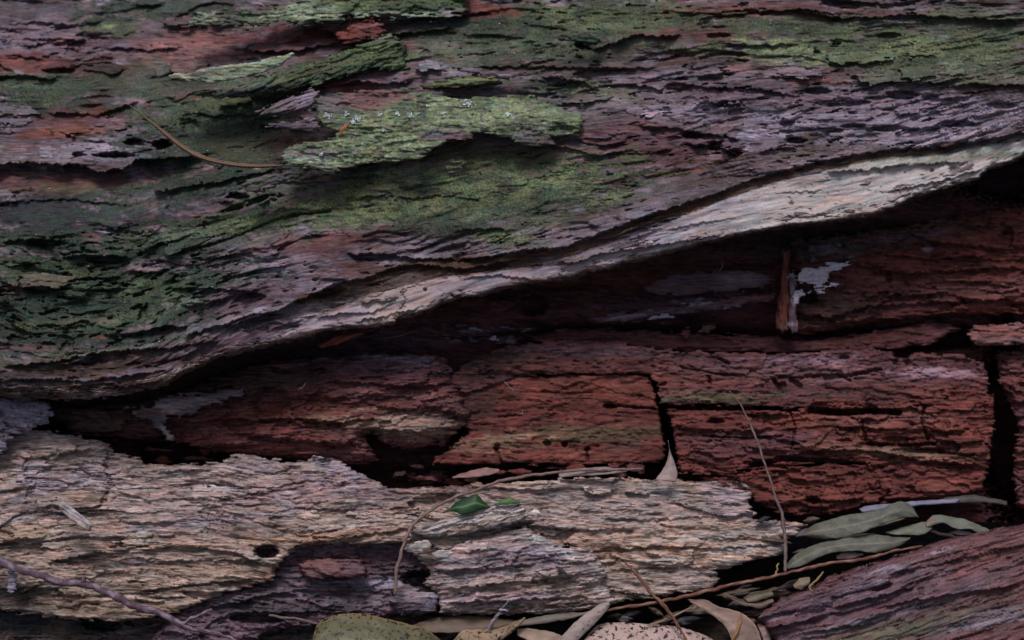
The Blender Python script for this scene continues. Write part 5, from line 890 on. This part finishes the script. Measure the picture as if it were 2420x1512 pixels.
twig('thin_stem', 'thin pale stem standing in front of the red blocks, forked tip up', [(1724, 922, 10, .35), (1747, 950, 10, .6), (1777, 1008, 12, .9), (1795, 1060, 14, 1.0), (1815, 1120, 16, 1.1), (1835, 1180, 18, 1.1), (1850, 1222, 20, 1.5), (1856, 1290, 24, 1.7), (1855, 1352, 26, 1.2)], (.24, .17, .165), cat='stem', col2=(.10, .06, .06), knob=.15, seed=5)
twig('twig', 'long russet twig along the upper side of the lower log', [(1400, 1446, 44, 1.0), (1500, 1432, 44, 1.3), (1560, 1420, 42, 1.3), (1613, 1411, 40, 1.4), (1680, 1394, 38, 1.5), (1746, 1378, 36, 1.5), (1846, 1357, 32, 1.5), (1930, 1337, 28, 1.4), (2046, 1320, 22, 1.2), (2113, 1301, 16, 1.2), (2180, 1290, 10, .8)], (.15, .062, .042), col2=(.25, .14, .11), knob=.35, seed=6)
twig('twig', 'slender pale twig arching over the bleached wood past the green leaf', [(934, 1405, 56, 1.5), (936, 1348, 56, 1.6), (950, 1295, 54, 1.6), (973, 1241, 52, 1.5), (1013, 1208, 48, 1.5), (1040, 1191, 46, 1.6), (1090, 1168, 44, 1.2), (1123, 1160, 42, 1.3), (1156, 1145, 38, 1.4), (1206, 1131, 32, 1.4), (1273, 1121, 26, 1.3), (1340, 1113, 18, 1.2), (1420, 1110, 12, 1.0), (1520, 1108, 6, .9)], (.26, .185, .16), col2=(.13, .08, .07), knob=.25, seed=7)
twig('twig', 'short reddish brown twig pointing down from the bleached wood into the litter', [(1478, 1330, 24, .6), (1506, 1358, 32, 1.2), (1533, 1395, 42, 1.5), (1573, 1435, 50, 1.5), (1606, 1481, 54, 1.2), (1625, 1520, 56, 1.0)], (.14, .06, .04), col2=(.24, .12, .08), seed=8)
twig('twig', 'short forked grey twig standing in front of the slab at the bottom', [(1206, 1416, 60, .4), (1192, 1432, 60, .8), (1178, 1450, 58, 1.3), (1164, 1474, 56, 2.0), (1150, 1496, 54, 2.2)], (.14, .13, .17), col2=(.3, .26, .27), seed=9)
twig('side_shoot', None, [(1180, 1440, 60, .9), (1190, 1442, 62, .8), (1200, 1444, 62, .5)], (.4, .38, .5), parent=bpy.data.objects['twig.004'] if 'twig.004' in bpy.data.objects else None, seed=10)
twig('twig', 'thin straight brown twig touching the olive speckled leaf', [(636, 1454, 46, 1.2), (680, 1460, 50, 1.0), (720, 1466, 54, .9), (752, 1474, 58, .8)], (.17, .12, .11), seed=11)
twig('twig', 'dark bent twig resting across the upper edge of the lower log', [(2190, 1252, -4, 1.0), (2230, 1264, 0, 1.8), (2266, 1274, 2, 2.0), (2308, 1296, 2, 1.6)], (.035, .022, .02), seed=12)
twig('thin_stem', 'short yellowish stalk rising left of the arching grey-green leaf', [(1840, 1330, 24, .6), (1836, 1345, 26, .8), (1832, 1360, 28, .8)], (.28, .22, .10), cat='stem', seed=13)
twig('thin_stem', 'yellowish stalk bent over the brown leaf fragment at the log tip', [(1946, 1352, 34, .7), (1930, 1372, 36, 1.0), (1910, 1388, 36, 1.0), (1926, 1402, 38, .6)], (.27, .2, .10), cat='stem', seed=14)
twig('thin_stem', 'ochre stalk lying inside the large rolled leaf', [(1752, 1450, 46, .9), (1748, 1475, 60, 1.2), (1738, 1500, 64, 1.4), (1724, 1530, 66, 1.4)], (.28, .15, .05), cat='stem', seed=15)
twig('thin_stem', 'thin tan stem lying across the litter beside the pale spotted leaf', [(1640, 1432, 40, .5), (1600, 1452, 44, .9), (1560, 1470, 46, 1.0), (1530, 1478, 48, .7)], (.26, .19, .13), cat='stem', seed=16)


def lump(name, label, pts, base, d0, cat, mat=M_pale, **k):
    o = block(name, pts, base, d0, mat=mat, parent=empty_none, **k); o.parent = None; return tag(o, label, cat)


empty_none = LOG
lump('wood_chip', 'loose pale wood chip lying slantwise on the bleached wood at the left', [(136, 1190), (148, 1184), (160, 1192), (213, 1230), (219, 1242), (213, 1256), (198, 1252), (175, 1235), (142, 1208)], 'pale', 60, 'wood chip', grain=-.75, rel=(0, 1.2, .9, .4), edge=(4, 7), jag=2, seed=120, thick=8, step=1.8, blobs=(('pinkw', 180, 1225, 40, 12, 40, .5), ('grey', 150, 1200, 20, 8, 40, .4)))
lump('wood_chip', 'small dark wood crumb lying on the pale wood above the slanted chip', [(184, 1102), (192, 1098), (205, 1110), (216, 1118), (212, 1122), (198, 1116)], 'purple', 34, 'wood chip', rel=(0, .6, .5, .2), edge=(2, 4), jag=1, seed=121, thick=4, step=1.8)
lump('bird_dropping', 'small chalky white dropping right of the pale raised splinter', [(1250, 1212), (1262, 1205), (1272, 1206), (1278, 1215), (1268, 1219), (1256, 1218)], 'palew', 36, 'dropping', M_crust, rel=(0, .8, .6, .3), edge=(2, 4), jag=3, seed=122, thick=3, step=1.5, fn=lambda g: g.C.__iadd__(.28))
lump('bark_ribbon', 'frayed whitish bark shred hanging below the purple twig at the left edge', [(20, 1350), (34, 1346), (42, 1362), (38, 1388), (28, 1404), (14, 1398), (18, 1375)], 'lilac', 52, 'bark strip', rel=(0, 1.5, 1, .5), edge=(3, 5), jag=5, seed=123, thick=4, step=1.8)

for k, (a_, b_) in enumerate((((1190, 900, -30), (1215, 925, -24)), ((1236, 968, -26), (1228, 978, -24)), ((720, 905, 0), (706, 918, 2)), ((1340, 662, -48), (1395, 640, -44)), ((905, 800, -46), (985, 778, -44)), ((1700, 640, -40), (1708, 618, -40)))):
    twig('rootlet', ('fine pale rootlet in the dark hollow near the left end of the red block', 'tiny pale rootlet stub just below the upper left corner of the red block', 'tiny pale rootlet on the brown stub', 'thin pale rootlet in the recess right of centre',
                     'thin rootlet under the pale rim above the brown stub', 'tiny rootlet hanging over the purple slab in the recess')[k], [(*a_, .35), ((a_[0] + b_[0]) / 2 + 3, (a_[1] + b_[1]) / 2 + 4, a_[2], .4), (*b_, .25)], (.24, .19, .16), cat='rootlet', seed=40 + k)

# litter at the bottom between log and lower log: many dark scraps
rr = random.Random(9)
CN = [('brown', (.10, .075, .06)), ('dark brown', (.06, .045, .04)), ('dull grey', (.10, .09, .10)), ('tan', (.18, .135, .10)), ('blackish', (.035, .035, .045))]
ZN = [('under the front edge of the grey slab', 1040, 1240, 1452, 1500), ('between the bark strip and the short reddish twig', 1440, 1580, 1436, 1470), ('behind the large rolled leaf', 1620, 1760, 1400, 1470),
      ('just below the long russet twig', 1700, 1860, 1380, 1420), ('around the grey-green leaves', 1880, 2300, 1235, 1300), ('along the tip of the lower log', 1740, 1840, 1420, 1500), ('in the dark hollow below the red blocks', 1800, 1930, 1215, 1330)]
for k in range(42):
    zn, za, zb, zc, zd = ZN[k % 7]; x = rr.uniform(za, zb); y = rr.uniform(zc, zd) - (max(0, x - 1900) * .1 if k % 7 == 4 else 0)
    lg = (k // 35) % 2; cn, col = CN[(k // 7) % 5]
    a = rr.uniform(-.5, .6); L = rr.uniform(45, 60) if lg else rr.uniform(18, 38); wd = rr.uniform(4, 10); d = 4 + (y - 1400) * .1 + rr.uniform(-14, 4) - max(0, x - 1850) * .06
    c, s = math.cos(a), -math.sin(a)
    A = [(x - L * c, y - L * s, d), (x - L * .3 * c + wd * s, y - L * .3 * s - wd * c, d + 2), (x + L * .4 * c + wd * s, y + L * .4 * s - wd * c, d + 2), (x + L * c, y + L * s, d)]
    B = [(x - L * c, y - L * s + 1, d), (x - L * .3 * c - wd * s, y - L * .3 * s + wd * c, d + 4), (x + L * .4 * c - wd * s, y + L * .4 * s + wd * c, d + 4), (x + L * c, y + L * s + 1, d)]
    o = leaf(('long narrow ' if lg else 'short narrow ') + cn + ' leaf scrap ' + zn, A, B, rr.uniform(2, 7), col, seed=200 + k, wr=4, name='litter_scrap', cat='leaf scrap', group='leaf scraps in the shadowed litter')
